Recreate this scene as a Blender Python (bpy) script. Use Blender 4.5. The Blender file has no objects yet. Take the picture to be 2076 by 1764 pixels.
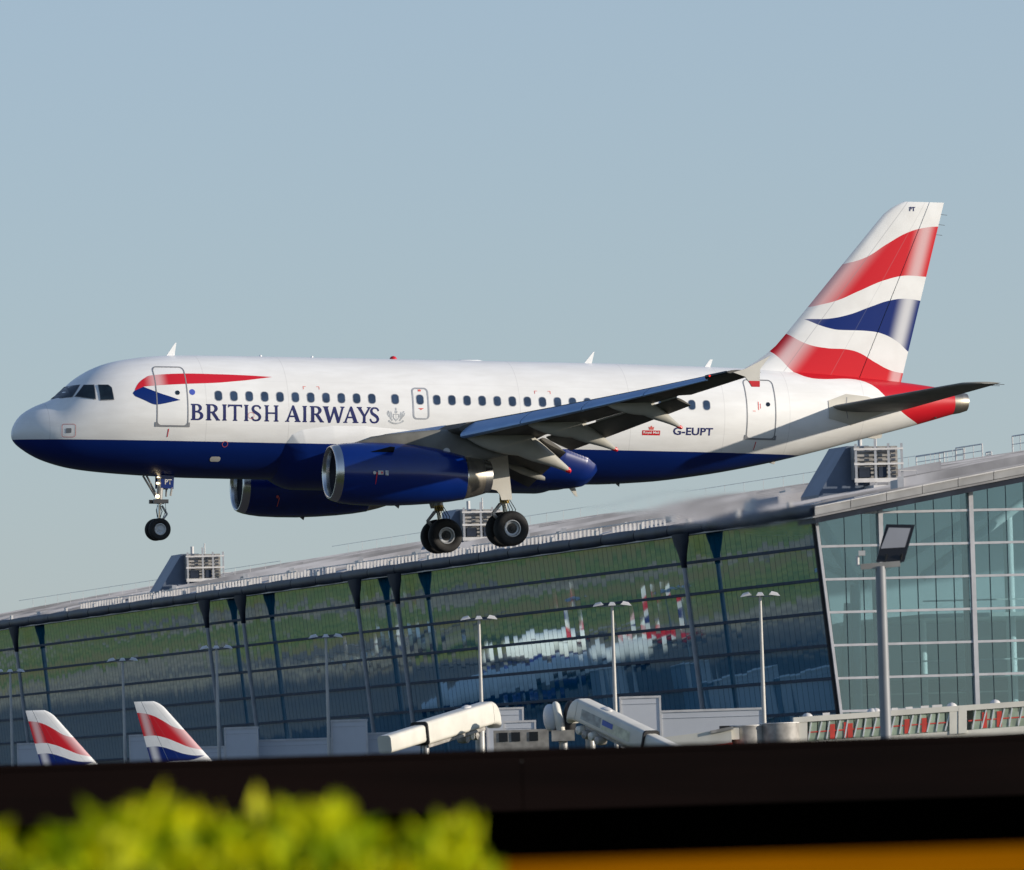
import bpy, bmesh, math, random, bisect
from mathutils import Vector, Matrix, geometry
rad = math.radians
random.seed(7)
scene = bpy.context.scene
col = scene.collection

# ------------------------------------------------------------------ camera
# telephoto view measured on a 2075 x 1764 copy of the photograph
F_PX, CX, CY = 17880.0, 1037.5, 882.0
CAM_H, PITCH, ROLL = 2.2, rad(2.49), rad(1.8)
cam_f = Vector((0, math.cos(PITCH), math.sin(PITCH)))
cam_r0 = Vector((1, 0, 0)); cam_u0 = cam_r0.cross(cam_f)
cam_r = cam_r0 * math.cos(ROLL) - cam_u0 * math.sin(ROLL)
cam_u = cam_r0 * math.sin(ROLL) + cam_u0 * math.cos(ROLL)
cam_o = Vector((0, 0, CAM_H))
cd = bpy.data.cameras.new('camera'); co = bpy.data.objects.new('camera', cd); col.objects.link(co)
co.matrix_world = Matrix(((cam_r.x, cam_u.x, -cam_f.x, 0), (cam_r.y, cam_u.y, -cam_f.y, 0),
                          (cam_r.z, cam_u.z, -cam_f.z, CAM_H), (0, 0, 0, 1)))
cd.sensor_width = 36; cd.lens = 36 * F_PX / 2075
cd.clip_start = 0.5; cd.clip_end = 12000
cd.dof.use_dof = True; cd.dof.focus_distance = 297; cd.dof.aperture_fstop = 10.5
scene.camera = co

# ------------------------------------------------------------------ light
SUN = Vector((2.01, -0.42, 0.48)).normalized()
w = bpy.data.worlds.new('World'); scene.world = w; w.use_nodes = True
wn = w.node_tree.nodes; wn.clear()
sky = wn.new('ShaderNodeTexSky'); sky.sky_type = 'NISHITA'; sky.sun_disc = False
sky.sun_elevation = math.asin(SUN.z); sky.sun_rotation = math.atan2(SUN.x, SUN.y)
sky.altitude = 0; sky.air_density = 1.0; sky.dust_density = 0.3; sky.ozone_density = 4.5
bg = wn.new('ShaderNodeBackground'); bg.inputs[1].default_value = 0.15
wo = wn.new('ShaderNodeOutputWorld')
hz = wn.new('ShaderNodeMix'); hz.data_type = 'RGBA'; 
tcw = wn.new('ShaderNodeTexCoord'); sxw = wn.new('ShaderNodeSeparateXYZ'); hm = wn.new('ShaderNodeMapRange'); hm.interpolation_type = 'SMOOTHSTEP'   # pale haze, thinning with height all round
hm.inputs[1].default_value = 0.05; hm.inputs[2].default_value = 0.9; hm.inputs[3].default_value = 0.55; hm.inputs[4].default_value = 0.10
w.node_tree.links.new(tcw.outputs['Generated'], sxw.inputs[0]); w.node_tree.links.new(sxw.outputs[2], hm.inputs[0]); w.node_tree.links.new(hm.outputs[0], hz.inputs[0])
hz.inputs[7].default_value = (2.85, 3.16, 3.72, 1); w.node_tree.links.new(sky.outputs[0], hz.inputs[6])
w.node_tree.links.new(hz.outputs[2], bg.inputs[0]); w.node_tree.links.new(bg.outputs[0], wo.inputs[0])
sd = bpy.data.lights.new('sun', 'SUN'); sd.energy = 5.0; sd.angle = rad(0.6); sd.color = (1.0, 0.90, 0.76)
so = bpy.data.objects.new('sun', sd); col.objects.link(so)
so.rotation_euler = SUN.to_track_quat('Z', 'Y').to_euler(); so.location = (60, -20, 60)
scene.view_settings.view_transform = 'Standard'; scene.view_settings.look = 'None'
scene.view_settings.exposure = 0.06; scene.view_settings.gamma = 1.0
scene.render.engine = 'CYCLES'

# ------------------------------------------------------------------ helpers
def ray(U, V):
    return cam_f + cam_r * ((U - CX) / F_PX) + cam_u * ((CY - V) / F_PX)
def at(U, V, Y):
    d = ray(U, V); return cam_o + d * (Y / d.y)
def onplane(U, V, P0, n):
    d = ray(U, V); return cam_o + d * ((P0 - cam_o).dot(n) / d.dot(n))

class MB:
    def __init__(s): s.v = []; s.f = []
    def add(s, vs, fs):
        o = len(s.v); s.v += [tuple(p) for p in vs]; s.f += [tuple(i + o for i in f) for f in fs]
    def box(s, lo, hi, fr=None):
        x0, y0, z0 = lo; x1, y1, z1 = hi
        P = [(x0,y0,z0),(x1,y0,z0),(x1,y1,z0),(x0,y1,z0),(x0,y0,z1),(x1,y0,z1),(x1,y1,z1),(x0,y1,z1)]
        if fr: P = [fr(*p) for p in P]
        s.add(P, [(0,3,2,1),(4,5,6,7),(0,1,5,4),(1,2,6,5),(2,3,7,6),(3,0,4,7)])
    def bar(s, a, b, wd, ht, up=(0,0,1)):
        a = Vector(a); b = Vector(b); d = (b - a).normalized(); r = d.cross(Vector(up))
        if r.length < 1e-4: r = d.cross(Vector((1,0,0)))
        r.normalize(); q = r.cross(d); r = r * wd / 2; q = q * ht / 2
        s.add([a-r-q, a+r-q, a+r+q, a-r+q, b-r-q, b+r-q, b+r+q, b-r+q],
              [(0,3,2,1),(4,5,6,7),(0,1,5,4),(1,2,6,5),(2,3,7,6),(3,0,4,7)])
    def loft(s, rings, caps=True, closed=True):
        o = len(s.v); n = len(rings[0])
        for r in rings: s.v += [tuple(p) for p in r]
        for i in range(len(rings) - 1):
            for j in range(n if closed else n - 1):
                k = (j + 1) % n; a = o + i * n
                s.f.append((a + j, a + k, a + n + k, a + n + j))
        if caps:
            s.f.append(tuple(o + j for j in range(n))[::-1])
            e = o + (len(rings) - 1) * n; s.f.append(tuple(e + j for j in range(n)))
    def tube(s, pts, r, n=10, caps=True):
        P = [Vector(p) for p in pts]; R = r if isinstance(r, (list, tuple)) else [r] * len(P); rings = []
        for i, p in enumerate(P):
            d = (P[min(i+1, len(P)-1)] - P[max(i-1, 0)]).normalized()
            a = d.cross(Vector((0,0,1)))
            if a.length < 1e-3: a = d.cross(Vector((0,1,0)))
            a.normalize(); b = d.cross(a)
            rings.append([p + (a * math.cos(2*math.pi*k/n) + b * math.sin(2*math.pi*k/n)) * R[i] for k in range(n)])
        s.loft(rings, caps)
    def prism(s, poly, a, b):          # poly of 3D points pushed from offset a to offset b
        a = Vector(a); b = Vector(b); n = len(poly)
        P = [Vector(p) + a for p in poly] + [Vector(p) + b for p in poly]
        s.add(P, [tuple(range(n))[::-1], tuple(range(n, 2*n))] + [(i, (i+1) % n, n + (i+1) % n, n + i) for i in range(n)])
    def revolve(s, prof, c, ax, n=40, caps=False):   # prof (along, radius)
        ax = Vector(ax).normalized(); a = ax.cross(Vector((0,0,1)))
        if a.length < 1e-3: a = Vector((1,0,0))
        a.normalize(); b = ax.cross(a); c = Vector(c)
        s.loft([[c + ax * h + (a * math.cos(2*math.pi*k/n) + b * math.sin(2*math.pi*k/n)) * r for k in range(n)] for h, r in prof], caps)
    def mesh(s, name, mat=None, smooth=True, angle=38):
        me = bpy.data.meshes.new(name); me.from_pydata(s.v, [], s.f); me.update()
        b = bmesh.new(); b.from_mesh(me); bmesh.ops.remove_doubles(b, verts=b.verts, dist=1e-5)
        bmesh.ops.recalc_face_normals(b, faces=b.faces); b.to_mesh(me); b.free()
        if mat: me.materials.append(mat)
        if smooth:
            for p in me.polygons: p.use_smooth = True
            me.set_sharp_from_angle(angle=rad(angle))
        return me
    def build(s, name, mat, parent=None, smooth=True, angle=38):
        return obj(name, s.mesh(name, mat, smooth, angle), parent)
def obj(name, me, parent=None):
    o = bpy.data.objects.new(name, me); col.objects.link(o)
    if parent is not None: o.parent = parent
    return o
def empty(name, mw=None):
    o = bpy.data.objects.new(name, None); col.objects.link(o); o.empty_display_size = 0.3
    if mw is not None: o.matrix_world = mw
    return o
def tag(o, label=None, cat=None, group=None, kind=None):
    if label: o['label'] = label
    if cat: o['category'] = cat
    if group: o['group'] = group
    if kind: o['kind'] = kind
    return o

# ------------------------------------------------------------------ materials
class NT:
    def __init__(s, name):
        s.m = bpy.data.materials.new(name); s.m.use_nodes = True; s.t = s.m.node_tree
        s.p = s.t.nodes['Principled BSDF']; s.out = s.t.nodes['Material Output']
    def n(s, typ, **kw):
        q = s.t.nodes.new(typ)
        for k, v in kw.items(): setattr(q, k, v)
        return q
    def l(s, a, b): s.t.links.new(a, b)
    def put(s, sock, v):
        if isinstance(v, bpy.types.NodeSocket): s.l(v, sock)
        elif v is not None: sock.default_value = v
    def math(s, op, a, b=None, c=None, clamp=False):
        q = s.n('ShaderNodeMath', operation=op, use_clamp=clamp)
        s.put(q.inputs[0], a); s.put(q.inputs[1], b); s.put(q.inputs[2], c)
        return q.outputs[0]
    def smooth(s, v, a, b, x=0.0, y=1.0):
        q = s.n('ShaderNodeMapRange', interpolation_type='SMOOTHSTEP')
        s.put(q.inputs[0], v); q.inputs[1].default_value = a; q.inputs[2].default_value = b
        q.inputs[3].default_value = x; q.inputs[4].default_value = y; return q.outputs[0]
    def mix(s, f, a, b):
        q = s.n('ShaderNodeMix', data_type='RGBA'); s.put(q.inputs[0], f)
        for i, v in ((6, a), (7, b)):
            if isinstance(v, bpy.types.NodeSocket): s.l(v, q.inputs[i])
            else: q.inputs[i].default_value = (*v, 1)
        return q.outputs[2]
    def xyz(s):
        t = s.n('ShaderNodeTexCoord'); q = s.n('ShaderNodeSeparateXYZ'); s.l(t.outputs['Object'], q.inputs[0])
        return q.outputs[0], q.outputs[1], q.outputs[2], t.outputs['Object']
    def noise(s, vec, scale, detail=3, sc=None):
        if sc:
            mp = s.n('ShaderNodeMapping'); mp.inputs['Scale'].default_value = sc; s.l(vec, mp.inputs[0]); vec = mp.outputs[0]
        q = s.n('ShaderNodeTexNoise'); q.inputs['Scale'].default_value = scale; q.inputs['Detail'].default_value = detail
        s.l(vec, q.inputs['Vector']); return q.outputs[0]
    def curve(s, v, pts, x0, x1, y0, y1):       # piecewise curve value(v)
        t = s.math('DIVIDE', s.math('SUBTRACT', v, x0), x1 - x0, clamp=True)
        q = s.n('ShaderNodeFloatCurve'); s.l(t, q.inputs[1]); c = q.mapping.curves[0]
        P = [((a - x0) / (x1 - x0), (b - y0) / (y1 - y0)) for a, b in pts]
        while len(c.points) < len(P): c.points.new(0.5, 0.5)
        for cp, (a, b) in zip(c.points, P): cp.location = (a, b); cp.handle_type = 'AUTO_CLAMPED'
        q.mapping.update()
        return s.math('ADD', s.math('MULTIPLY', q.outputs[0], y1 - y0), y0)
def setp(p, rough=0.5, metal=0.0, spec=0.5, coat=0.0, emit=None, estr=0):
    p.inputs['Roughness'].default_value = rough; p.inputs['Metallic'].default_value = metal
    p.inputs['Specular IOR Level'].default_value = spec
    p.inputs['Coat Weight'].default_value = coat; p.inputs['Coat Roughness'].default_value = 0.08
    if emit: p.inputs['Emission Color'].default_value = (*emit, 1); p.inputs['Emission Strength'].default_value = estr
def mat(name, c, rough=0.5, metal=0.0, spec=0.5, coat=0.0, var=0.12, vs=1.2, emit=None, estr=0, bump=0.0, sc=None):
    t = NT(name); x, y, z, v = t.xyz(); n = t.noise(v, vs, 5, sc)
    d = tuple(k * (1 - var) for k in c); u = tuple(min(1, k * (1 + var)) for k in c)
    t.l(t.mix(t.smooth(n, 0.3, 0.7), d, u), t.p.inputs['Base Color'])
    setp(t.p, rough, metal, spec, coat, emit, estr)
    if bump:
        b = t.n('ShaderNodeBump'); b.inputs['Strength'].default_value = bump; b.inputs['Distance'].default_value = 0.02
        t.l(t.noise(v, vs * 6, 4, sc), b.inputs['Height']); t.l(b.outputs[0], t.p.inputs['Normal'])
    return t.m
WHITE = (0.84, 0.84, 0.83); BLUE = (0.0012, 0.018, 0.150); RED = (0.60, 0.012, 0.022)
FR = [(26.0, 3.4), (26.52, 2.75), (26.95, 2.38), (27.37, 1.96), (27.75, 1.72), (28.39, 1.65), (29.3, 1.69), (29.75, 1.65), (30.02, 1.56),
      (30.29, 1.39), (30.57, 1.11), (31.05, 0.70), (31.49, 0.41), (32.1, 0.15), (34.0, -0.6)]
def livery():
    t = NT('fuselage livery paint'); x, y, z, v = t.xyz()
    n = t.noise(v, 0.9, 6, (0.5, 1, 2.2)); n2 = t.noise(v, 5.0, 4, (0.25, 1, 1))
    white = t.mix(t.smooth(t.math('ADD', t.math('MULTIPLY', n, .6), t.math('MULTIPLY', n2, .4)), .35, .65), (0.77, 0.765, 0.75), WHITE)
    # faint skin joints
    for xs in (1.06, 6.2, 9.05, 17.15, 21.05, 24.45, 26.9, 29.75):
        d = t.math('ABSOLUTE', t.math('SUBTRACT', x, xs))
        white = t.mix(t.smooth(d, 0.004, 0.022, 0.30, 0.0), white, (0.45, 0.45, 0.45))
    for zs in (1.15, -0.35):
        d = t.math('ABSOLUTE', t.math('SUBTRACT', z, zs))
        white = t.mix(t.smooth(d, 0.003, 0.016, 0.10, 0.0), white, (0.5, 0.5, 0.5))
    red = t.math('GREATER_THAN', t.math('SUBTRACT', z, t.curve(x, FR, 26, 34, -1, 4)), 0.0)
    red = t.math('MULTIPLY', red, t.math('GREATER_THAN', x, 26.0))
    c = t.mix(red, white, t.mix(t.smooth(n, .3, .7), (0.52, .010, .02), RED))
    lvl = t.math('ADD', -0.885, t.math('MULTIPLY', t.math('MINIMUM', x, 22.0), -0.0035))
    c = t.mix(t.math('LESS_THAN', z, lvl), c, t.mix(t.smooth(n, .3, .7), tuple(k*.85 for k in BLUE), BLUE))
    t.l(c, t.p.inputs['Base Color']); setp(t.p, 0.34, 0, 0.38, 0.06)
    b = t.n('ShaderNodeBump'); b.inputs['Strength'].default_value = 0.05; b.inputs['Distance'].default_value = 0.05
    t.l(t.noise(v, 1.6, 2, (1, 1, .6)), b.inputs['Height']); t.l(b.outputs[0], t.p.inputs['Normal'])
    return t.m
def fin_paint():
    t = NT('tail fin ribbon paint'); x, y, z, v = t.xyz(); n = t.noise(v, 1.3, 4)
    tle = t.math('SUBTRACT', x, t.math('ADD', 27.27 - 3.22 * .841, t.math('MULTIPLY', z, .841)))
    tte = t.math('SUBTRACT', t.math('ADD', 31.46 - 1.68 * .2508, t.math('MULTIPLY', z, .2508)), x)
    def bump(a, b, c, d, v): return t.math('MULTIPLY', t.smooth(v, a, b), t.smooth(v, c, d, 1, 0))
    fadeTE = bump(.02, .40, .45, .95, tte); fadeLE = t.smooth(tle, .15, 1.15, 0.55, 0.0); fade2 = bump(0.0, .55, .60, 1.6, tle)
    def band(up, lo):
        a = t.math('LESS_THAN', z, t.curve(x, up, 26, 34, 0, 8)); b = t.math('GREATER_THAN', z, t.curve(x, lo, 26, 34, 0, 8))
        return t.math('MULTIPLY', a, b)
    def bx(d): return d
    up1 = [(26, 5.3), (28.5, 5.5), (29.35, 5.66), (30.12, 5.9), (30.88, 6.37), (31.65, 6.79), (32.27, 6.97), (32.9, 7.03), (34, 7.03)]
    lo1 = [(26, 4.1), (28.07, 4.15), (28.5, 4.24), (29.12, 4.41), (29.83, 4.72), (30.88, 5.15), (31.74, 5.31), (32.4, 5.28), (34, 5.2)]
    upb = [(26, 3.4), (27.85, 3.72), (28.69, 3.75), (29.45, 3.9), (30.31, 4.21), (30.98, 4.43), (31.6, 4.51), (32.2, 4.45), (34, 4.2)]
    lob = [(26, 4.3), (27.9, 3.72), (28.5, 3.5), (29.07, 3.38), (30.08, 3.37), (30.7, 3.29), (31.27, 3.04), (31.74, 2.67), (34, 1.3)]
    up2 = [(26, 4.0), (27.27, 3.22), (27.93, 2.88), (28.69, 2.74), (29.36, 2.72), (29.84, 2.62), (30.46, 2.3), (31.03, 2.04), (31.56, 1.94), (34, 1.7)]
    c = t.mix(t.smooth(n, .3, .7), (.77, .765, .75), WHITE)
    W2 = (.75, .75, .75)
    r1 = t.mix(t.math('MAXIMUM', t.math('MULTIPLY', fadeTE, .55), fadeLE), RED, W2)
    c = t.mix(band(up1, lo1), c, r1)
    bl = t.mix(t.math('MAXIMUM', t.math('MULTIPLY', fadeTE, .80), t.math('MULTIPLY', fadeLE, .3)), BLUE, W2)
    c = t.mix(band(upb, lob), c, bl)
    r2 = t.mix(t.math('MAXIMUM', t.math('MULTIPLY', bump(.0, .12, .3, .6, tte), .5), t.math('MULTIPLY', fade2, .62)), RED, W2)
    a2 = t.math('MULTIPLY', t.math('LESS_THAN', z, t.curve(x, up2, 26, 34, 0, 8)),
                t.math('GREATER_THAN', z, t.curve(x, FR, 26, 34, -1, 4)))
    c = t.mix(a2, c, r2)
    # panel joints on the fin: front spar, hinge line, rudder tab
    def joint(px, pz, sl, wdt, amt):
        nonlocal c
        d = t.math('ABSOLUTE', t.math('SUBTRACT', t.math('SUBTRACT', x, px), t.math('MULTIPLY', t.math('SUBTRACT', z, pz), sl)))
        c = t.mix(t.smooth(d, .004, wdt, amt, 0), c, (.28, .28, .30))
    joint(28.1, 3.22, .77, .028, .45); joint(29.62, 3.22, .58, .02, .25)
    t.l(c, t.p.inputs['Base Color']); setp(t.p, .34, 0, .30, .0)
    return t.m
M = {}
M['livery'] = livery(); M['fin'] = fin_paint()
M['white'] = mat('white gloss paint', WHITE, .35, coat=.3, var=.05)
M['offwhite'] = mat('warm off white paint', (.60, .58, .53), .45, var=.08)
M['grey'] = mat('aircraft grey paint', (.29, .285, .26), .55, spec=.12, var=.10, vs=1.6)
M['fairing'] = mat('pale fairing paint', (.42, .41, .37), .5, spec=.15, var=.08)
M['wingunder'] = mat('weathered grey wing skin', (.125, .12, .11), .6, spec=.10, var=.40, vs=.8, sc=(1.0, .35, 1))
M['slat'] = mat('sky tinted slat metal', (.26, .40, .62), .34, metal=.35, var=.06)  # blue of the reflected sky is mixed into the grey slat colour
M['blue'] = mat('dark blue gloss paint', BLUE, .22, spec=.45, coat=.25, var=.08)
M['red'] = mat('red gloss paint', RED, .35, coat=.3, var=.06)
M['navy'] = mat('navy lettering paint', (.012, .016, .11), .4, var=.05)
M['lip'] = mat('polished intake lip metal', (.68, .67, .65), .24, metal=1, var=.06)
M['nozzle'] = mat('heat stained nozzle metal', (.40, .36, .30), .36, metal=.9, var=.2, vs=1.5, sc=(4, 1, 1))
M['fan'] = mat('dark fan blade metal', (.02, .02, .022), .5, metal=.3)
M['duct'] = mat('dark intake duct lining', (.008, .010, .018), .6, spec=.05)
M['pylon'] = mat('dark grey pylon paint', (.15, .148, .135), .5, spec=.2, var=.2)
M['glass'] = mat('dark cabin window glass', (.035, .060, .11), .15, spec=.4, var=.25, vs=3)
M['cockpit'] = mat('dark cockpit glass', (.006, .012, .016), .05, spec=.9, var=.6, vs=4)
M['frame'] = mat('window surround grey', (.42, .43, .45), .4, metal=.3)
M['seal'] = mat('door edge grey', (.22, .225, .24), .5)
M['darkmetal'] = mat('dark steel', (.10, .10, .105), .45, metal=.6, var=.2)
M['chrome'] = mat('chromed piston', (.75, .72, .66), .16, metal=1)
M['gearmetal'] = mat('grey gear enamel', (.36, .36, .36), .4, metal=.3, var=.2)
M['tyre'] = mat('black tyre rubber', (.014, .014, .015), .75, var=.3, vs=3)
M['rim'] = mat('wheel rim metal', (.45, .46, .48), .4, metal=.5, var=.15)
M['hub'] = mat('dark brake hub', (.03, .03, .03), .5, metal=.3)
M['brass'] = mat('yellowed gear sleeve', (.40, .27, .06), .4, metal=.5)
M['lamp'] = mat('lit landing lamp', (1, .9, .7), .3, emit=(1, .78, .45), estr=4)
M['navred'] = mat('lit red wing tip lamp', (1, .05, .03), .3, emit=(1, .04, .02), estr=1.5)
M['crest'] = mat('silver grey crest print', (.46, .48, .50), .45, var=.25, vs=14)
M['pale_red'] = mat('thin red stencil print', (.68, .12, .10), .5)
M['dot'] = mat('blue badge print', (.06, .10, .45), .4)
M['bare'] = mat('bare beige stabiliser plate', (.50, .48, .42), .42, var=.06)
# ------------------------------------------------------------------ fuselage shape (aircraft frame: x aft of nose, y left, z up)
TOP=[(0,-.72),(.05,-.47),(.35,-.03),(.85,.27),(1.34,.47),(1.79,.86),(2.09,1.13),(2.58,1.45),(3.08,1.67),(3.58,1.81),(4.08,1.90),(4.58,1.97),(5.33,2.03),(6.6,2.06),(9,2.07),(20,2.07),(24.7,2.02),(28,1.9),(30.5,1.72),(32.6,1.50),(33.3,1.36)]
BOT=[(0,-.72),(.05,-.90),(.36,-1.19),(1.11,-1.57),(2.11,-1.82),(3.3,-1.94),(4.6,-2.01),(6.1,-2.06),(7.8,-2.07),(20,-2.07),(22.1,-1.96),(24.2,-1.69),(26.25,-1.31),(28.2,-.85),(29.7,-.44),(31.3,-.02),(32.1,.2),(33.3,.55)]
WID=[(0,0),(.05,.22),(.35,.60),(.85,.95),(1.34,1.2),(2,1.45),(2.6,1.62),(3.6,1.82),(4.6,1.92),(5.5,1.97),(7,1.975),(21.5,1.975),(24,1.88),(26,1.66),(28,1.34),(30,1.0),(32,.64),(33.3,.40)]
def pchip(pts):
    X=[math.sqrt(max(p[0],0)) for p in pts];Y=[p[1] for p in pts];n=len(X)
    h=[X[i+1]-X[i] for i in range(n-1)];d=[(Y[i+1]-Y[i])/h[i] for i in range(n-1)]
    m=[d[0]]+[0 if d[i-1]*d[i]<=0 else 2*d[i-1]*d[i]/(d[i-1]+d[i]) for i in range(1,n-1)]+[d[-1]]
    def f(x):
        t=math.sqrt(max(x,0));t=min(max(t,X[0]),X[-1]);i=min(max(bisect.bisect_right(X,t)-1,0),n-2)
        s=(t-X[i])/h[i]
        return (2*s**3-3*s*s+1)*Y[i]+(s**3-2*s*s+s)*h[i]*m[i]+(-2*s**3+3*s*s)*Y[i+1]+(s**3-s*s)*h[i]*m[i+1]
    return f
ft, fb, fw = pchip(TOP), pchip(BOT), pchip(WID)
def sy(x, z):
    a, b = ft(x), fb(x); c = (a + b) / 2; h = max((a - b) / 2, 1e-4); q = (z - c) / h
    return fw(x) * math.sqrt(max(0, 1 - q * q))

# ------------------------------------------------------------------ landing airliner
PSI, TH, BK = 0.30194, 0.03429, -0.00825
fwd = Vector((-math.cos(PSI)*math.cos(TH), -math.sin(PSI)*math.cos(TH), math.sin(TH)))
lft = Vector((0,0,1)).cross(fwd).normalized(); upv = fwd.cross(lft)
lf2 = lft * math.cos(BK) + upv * math.sin(BK); up2v = fwd.cross(lf2); aft = -fwd
org = Vector((-1.37895, 298.405, 15.667)) - aft * 16
plane = empty('airliner', Matrix(((aft.x, lf2.x, up2v.x, org.x), (aft.y, lf2.y, up2v.y, org.y), (aft.z, lf2.z, up2v.z, org.z), (0,0,0,1))))
tag(plane, 'white airliner with dark blue belly and red ribbon tail, landing with its wheels down', 'airliner')

m = MB(); rings = []
xs = [0.0004, .01, .03, .06, .1, .16, .24, .35] + [.35 + .17*i for i in range(1, 32)] + [6 + .5*i for i in range(0, 45)] + [28.5 + .3*i for i in range(16)] + [33.3]
xs = sorted(set(round(q, 4) for q in xs if q <= 33.3))
NS = 88
for x in xs:
    a, b, ww = ft(x), fb(x), fw(x); c, h = (a+b)/2, (a-b)/2
    rings.append([(x, ww*math.sin(2*math.pi*k/NS), c + h*math.cos(2*math.pi*k/NS)) for k in range(NS)])
m.loft(rings); fus = m.build('fuselage', M['livery'], plane, angle=60)
m = MB()
c, h, ww = (ft(33.3)+fb(33.3))/2, (ft(33.3)-fb(33.3))/2, fw(33.3)
def el(x, k, dz=0): return [(x, ww*k*math.sin(2*math.pi*j/32), c+dz + h*k*math.cos(2*math.pi*j/32)) for j in range(32)]
m.loft([el(33.29, 1.004), el(33.6, .90, .015), el(33.84, .74, .03), el(33.84, .62, .03), el(33.5, .55, .02)]); m.build('exhaust_cone', M['nozzle'], plane)

# belly fairing: an outward swelling of the fuselage skin round the wing root
FP = [(8.9,-4.2),(8.95,-1.35),(8.99,-.93),(9.2,-.62),(9.54,-.46),(10.6,-.31),(11.7,-.31),(13.5,-.43),(16,-.62),(18.83,-.97),(19.65,-1.23),(20.0,-1.45),(20.1,-1.62),(19.95,-1.95),(19.5,-2.5),(19.0,-3.1),(18.9,-4.2)]
FP2 = [(a, (math.asin(max(-1, b/2.07))*2.02 if b > -1.9 and i not in (13,14,15) else {13:-2.55,14:-2.85,15:-3.0}.get(i, b))) for i, (a, b) in enumerate(FP)]
def pdist(px, pa):
    ins = False; best = 9.0; n = len(FP2)
    for i in range(n):
        x1, y1 = FP2[i]; x2, y2 = FP2[(i+1) % n]
        if (y1 > pa) != (y2 > pa) and px < (x2-x1)*(pa-y1)/(y2-y1)+x1: ins = not ins
        t = max(0, min(1, ((px-x1)*(x2-x1)+(pa-y1)*(y2-y1))/((x2-x1)**2+(y2-y1)**2)))
        best = min(best, math.hypot(px-x1-t*(x2-x1), pa-y1-t*(y2-y1)))
    return best if ins else -best
m = MB(); rows = []
for i in range(420):
    x = 8.7 + 11.6*i/419; row = []
    for k in range(161):
        ph = rad(2) - k/160*rad(182); ph2 = ph if ph > -math.pi/2 else -math.pi/2 - (ph + math.pi/2)
        ph = rad(0) - k/160*math.pi; arc = (ph if ph > -math.pi/2 else -math.pi - ph) * 2.02
        d = pdist(x, arc); D = .20 + .12*min(1, max(0, -arc-1.2)) + .16*min(1, max(0, (x-15.5)/2.5))*min(1, max(0, (2.6+arc)/.8))
        off = D*(1-(1-min(1, d/(.9 if x < 14 else .75)))**2)**(1.0 if x < 14 else .7) if d > 0 else d*.6
        if d > 0 and x > 17: off *= 1.0
        r = 1 + off/2
        row.append((x, 1.975*r*math.cos(ph), 2.07*r*math.sin(ph)))
    rows.append(row)
m.loft(rows, caps=False, closed=False); m.build('belly_fairing', M['livery'], plane, angle=70)

# ---- flat shapes wrapped on the left fuselage side
def wrap(name, loops_list, material, off=.006, parent=plane, fn=None, thick=True, step=.12):
    b = bmesh.new()
    for loops in loops_list:
        tris = geometry.tessellate_polygon([[Vector((p[0], p[1], 0)) for p in lp] for lp in loops])
        pts = [p for lp in loops for p in lp]; vs = [b.verts.new((p[0], p[1], 0)) for p in pts]
        for t in tris:
            try: b.faces.new([vs[i] for i in t])
            except ValueError: pass
    zz = [v.co.y for v in b.verts]; xx = [v.co.x for v in b.verts]
    for ax, lo, hi, st in ((1, min(zz), max(zz), step), (0, min(xx), max(xx), max(step*2, (max(xx)-min(xx))/24))):
        q = lo + st
        while q < hi - 1e-3:
            co_ = Vector((0,0,0)); co_[ax] = q; no = Vector((0,0,0)); no[ax] = 1
            bmesh.ops.bisect_plane(b, geom=b.verts[:]+b.edges[:]+b.faces[:], plane_co=co_, plane_no=no); q += st
    for v in b.verts:
        x, z = v.co.x, v.co.y
        v.co = Vector(fn(x, z, off)) if fn else Vector(sn(x, z, off))
    bmesh.ops.recalc_face_normals(b, faces=b.faces)
    if sum(f.normal.y for f in b.faces) < 0: bmesh.ops.reverse_faces(b, faces=b.faces)
    me = bpy.data.meshes.new(name); b.to_mesh(me); b.free(); me.materials.append(material)
    for p in me.polygons: p.use_smooth = True
    return obj(name, me, parent)
def sn(x, z, off, s=1):       # point lifted off the skin along its normal
    e = .02; y = sy(x, z); gx = (sy(x+e, z)-sy(max(x-e, 0), z))/(2*e); gz = (sy(x, z+e)-sy(x, z-e))/(2*e)
    k = off/math.sqrt(1+gx*gx+gz*gz); return (x-gx*k, s*(y+k), z-gz*k)
def rrect(x0, x1, z0, z1, r, n=6):
    P = []
    for cx, cz, a in ((x1-r, z1-r, 0), (x0+r, z1-r, 90), (x0+r, z0+r, 180), (x1-r, z0+r, 270)):
        P += [(cx + r*math.cos(rad(a+90*i/n)), cz + r*math.sin(rad(a+90*i/n))) for i in range(n+1)]
    return P
def ring(x0, x1, z0, z1, r, wd): return [rrect(x0, x1, z0, z1, r), rrect(x0+wd, x1-wd, z0+wd, z1-wd, max(.01, r-wd))]
def disc(x, z, r, n=20): return [(x+r*math.cos(2*math.pi*i/n), z+r*math.sin(2*math.pi*i/n)) for i in range(n)]

wx = [6.63 + .533*i for i in range(11)] + [12.77, 13.64] + [14.23 + .5317*i for i in range(19)]
for x in wx:
    fo = wrap('window', [[rrect(x-.138, x+.138, .440, .800, .115)]], M['frame'], .004, step=.2)
    wrap('pane', [[rrect(x-.118, x+.118, .460, .780, .10)]], M['glass'], .008, fo, step=.2)
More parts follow.
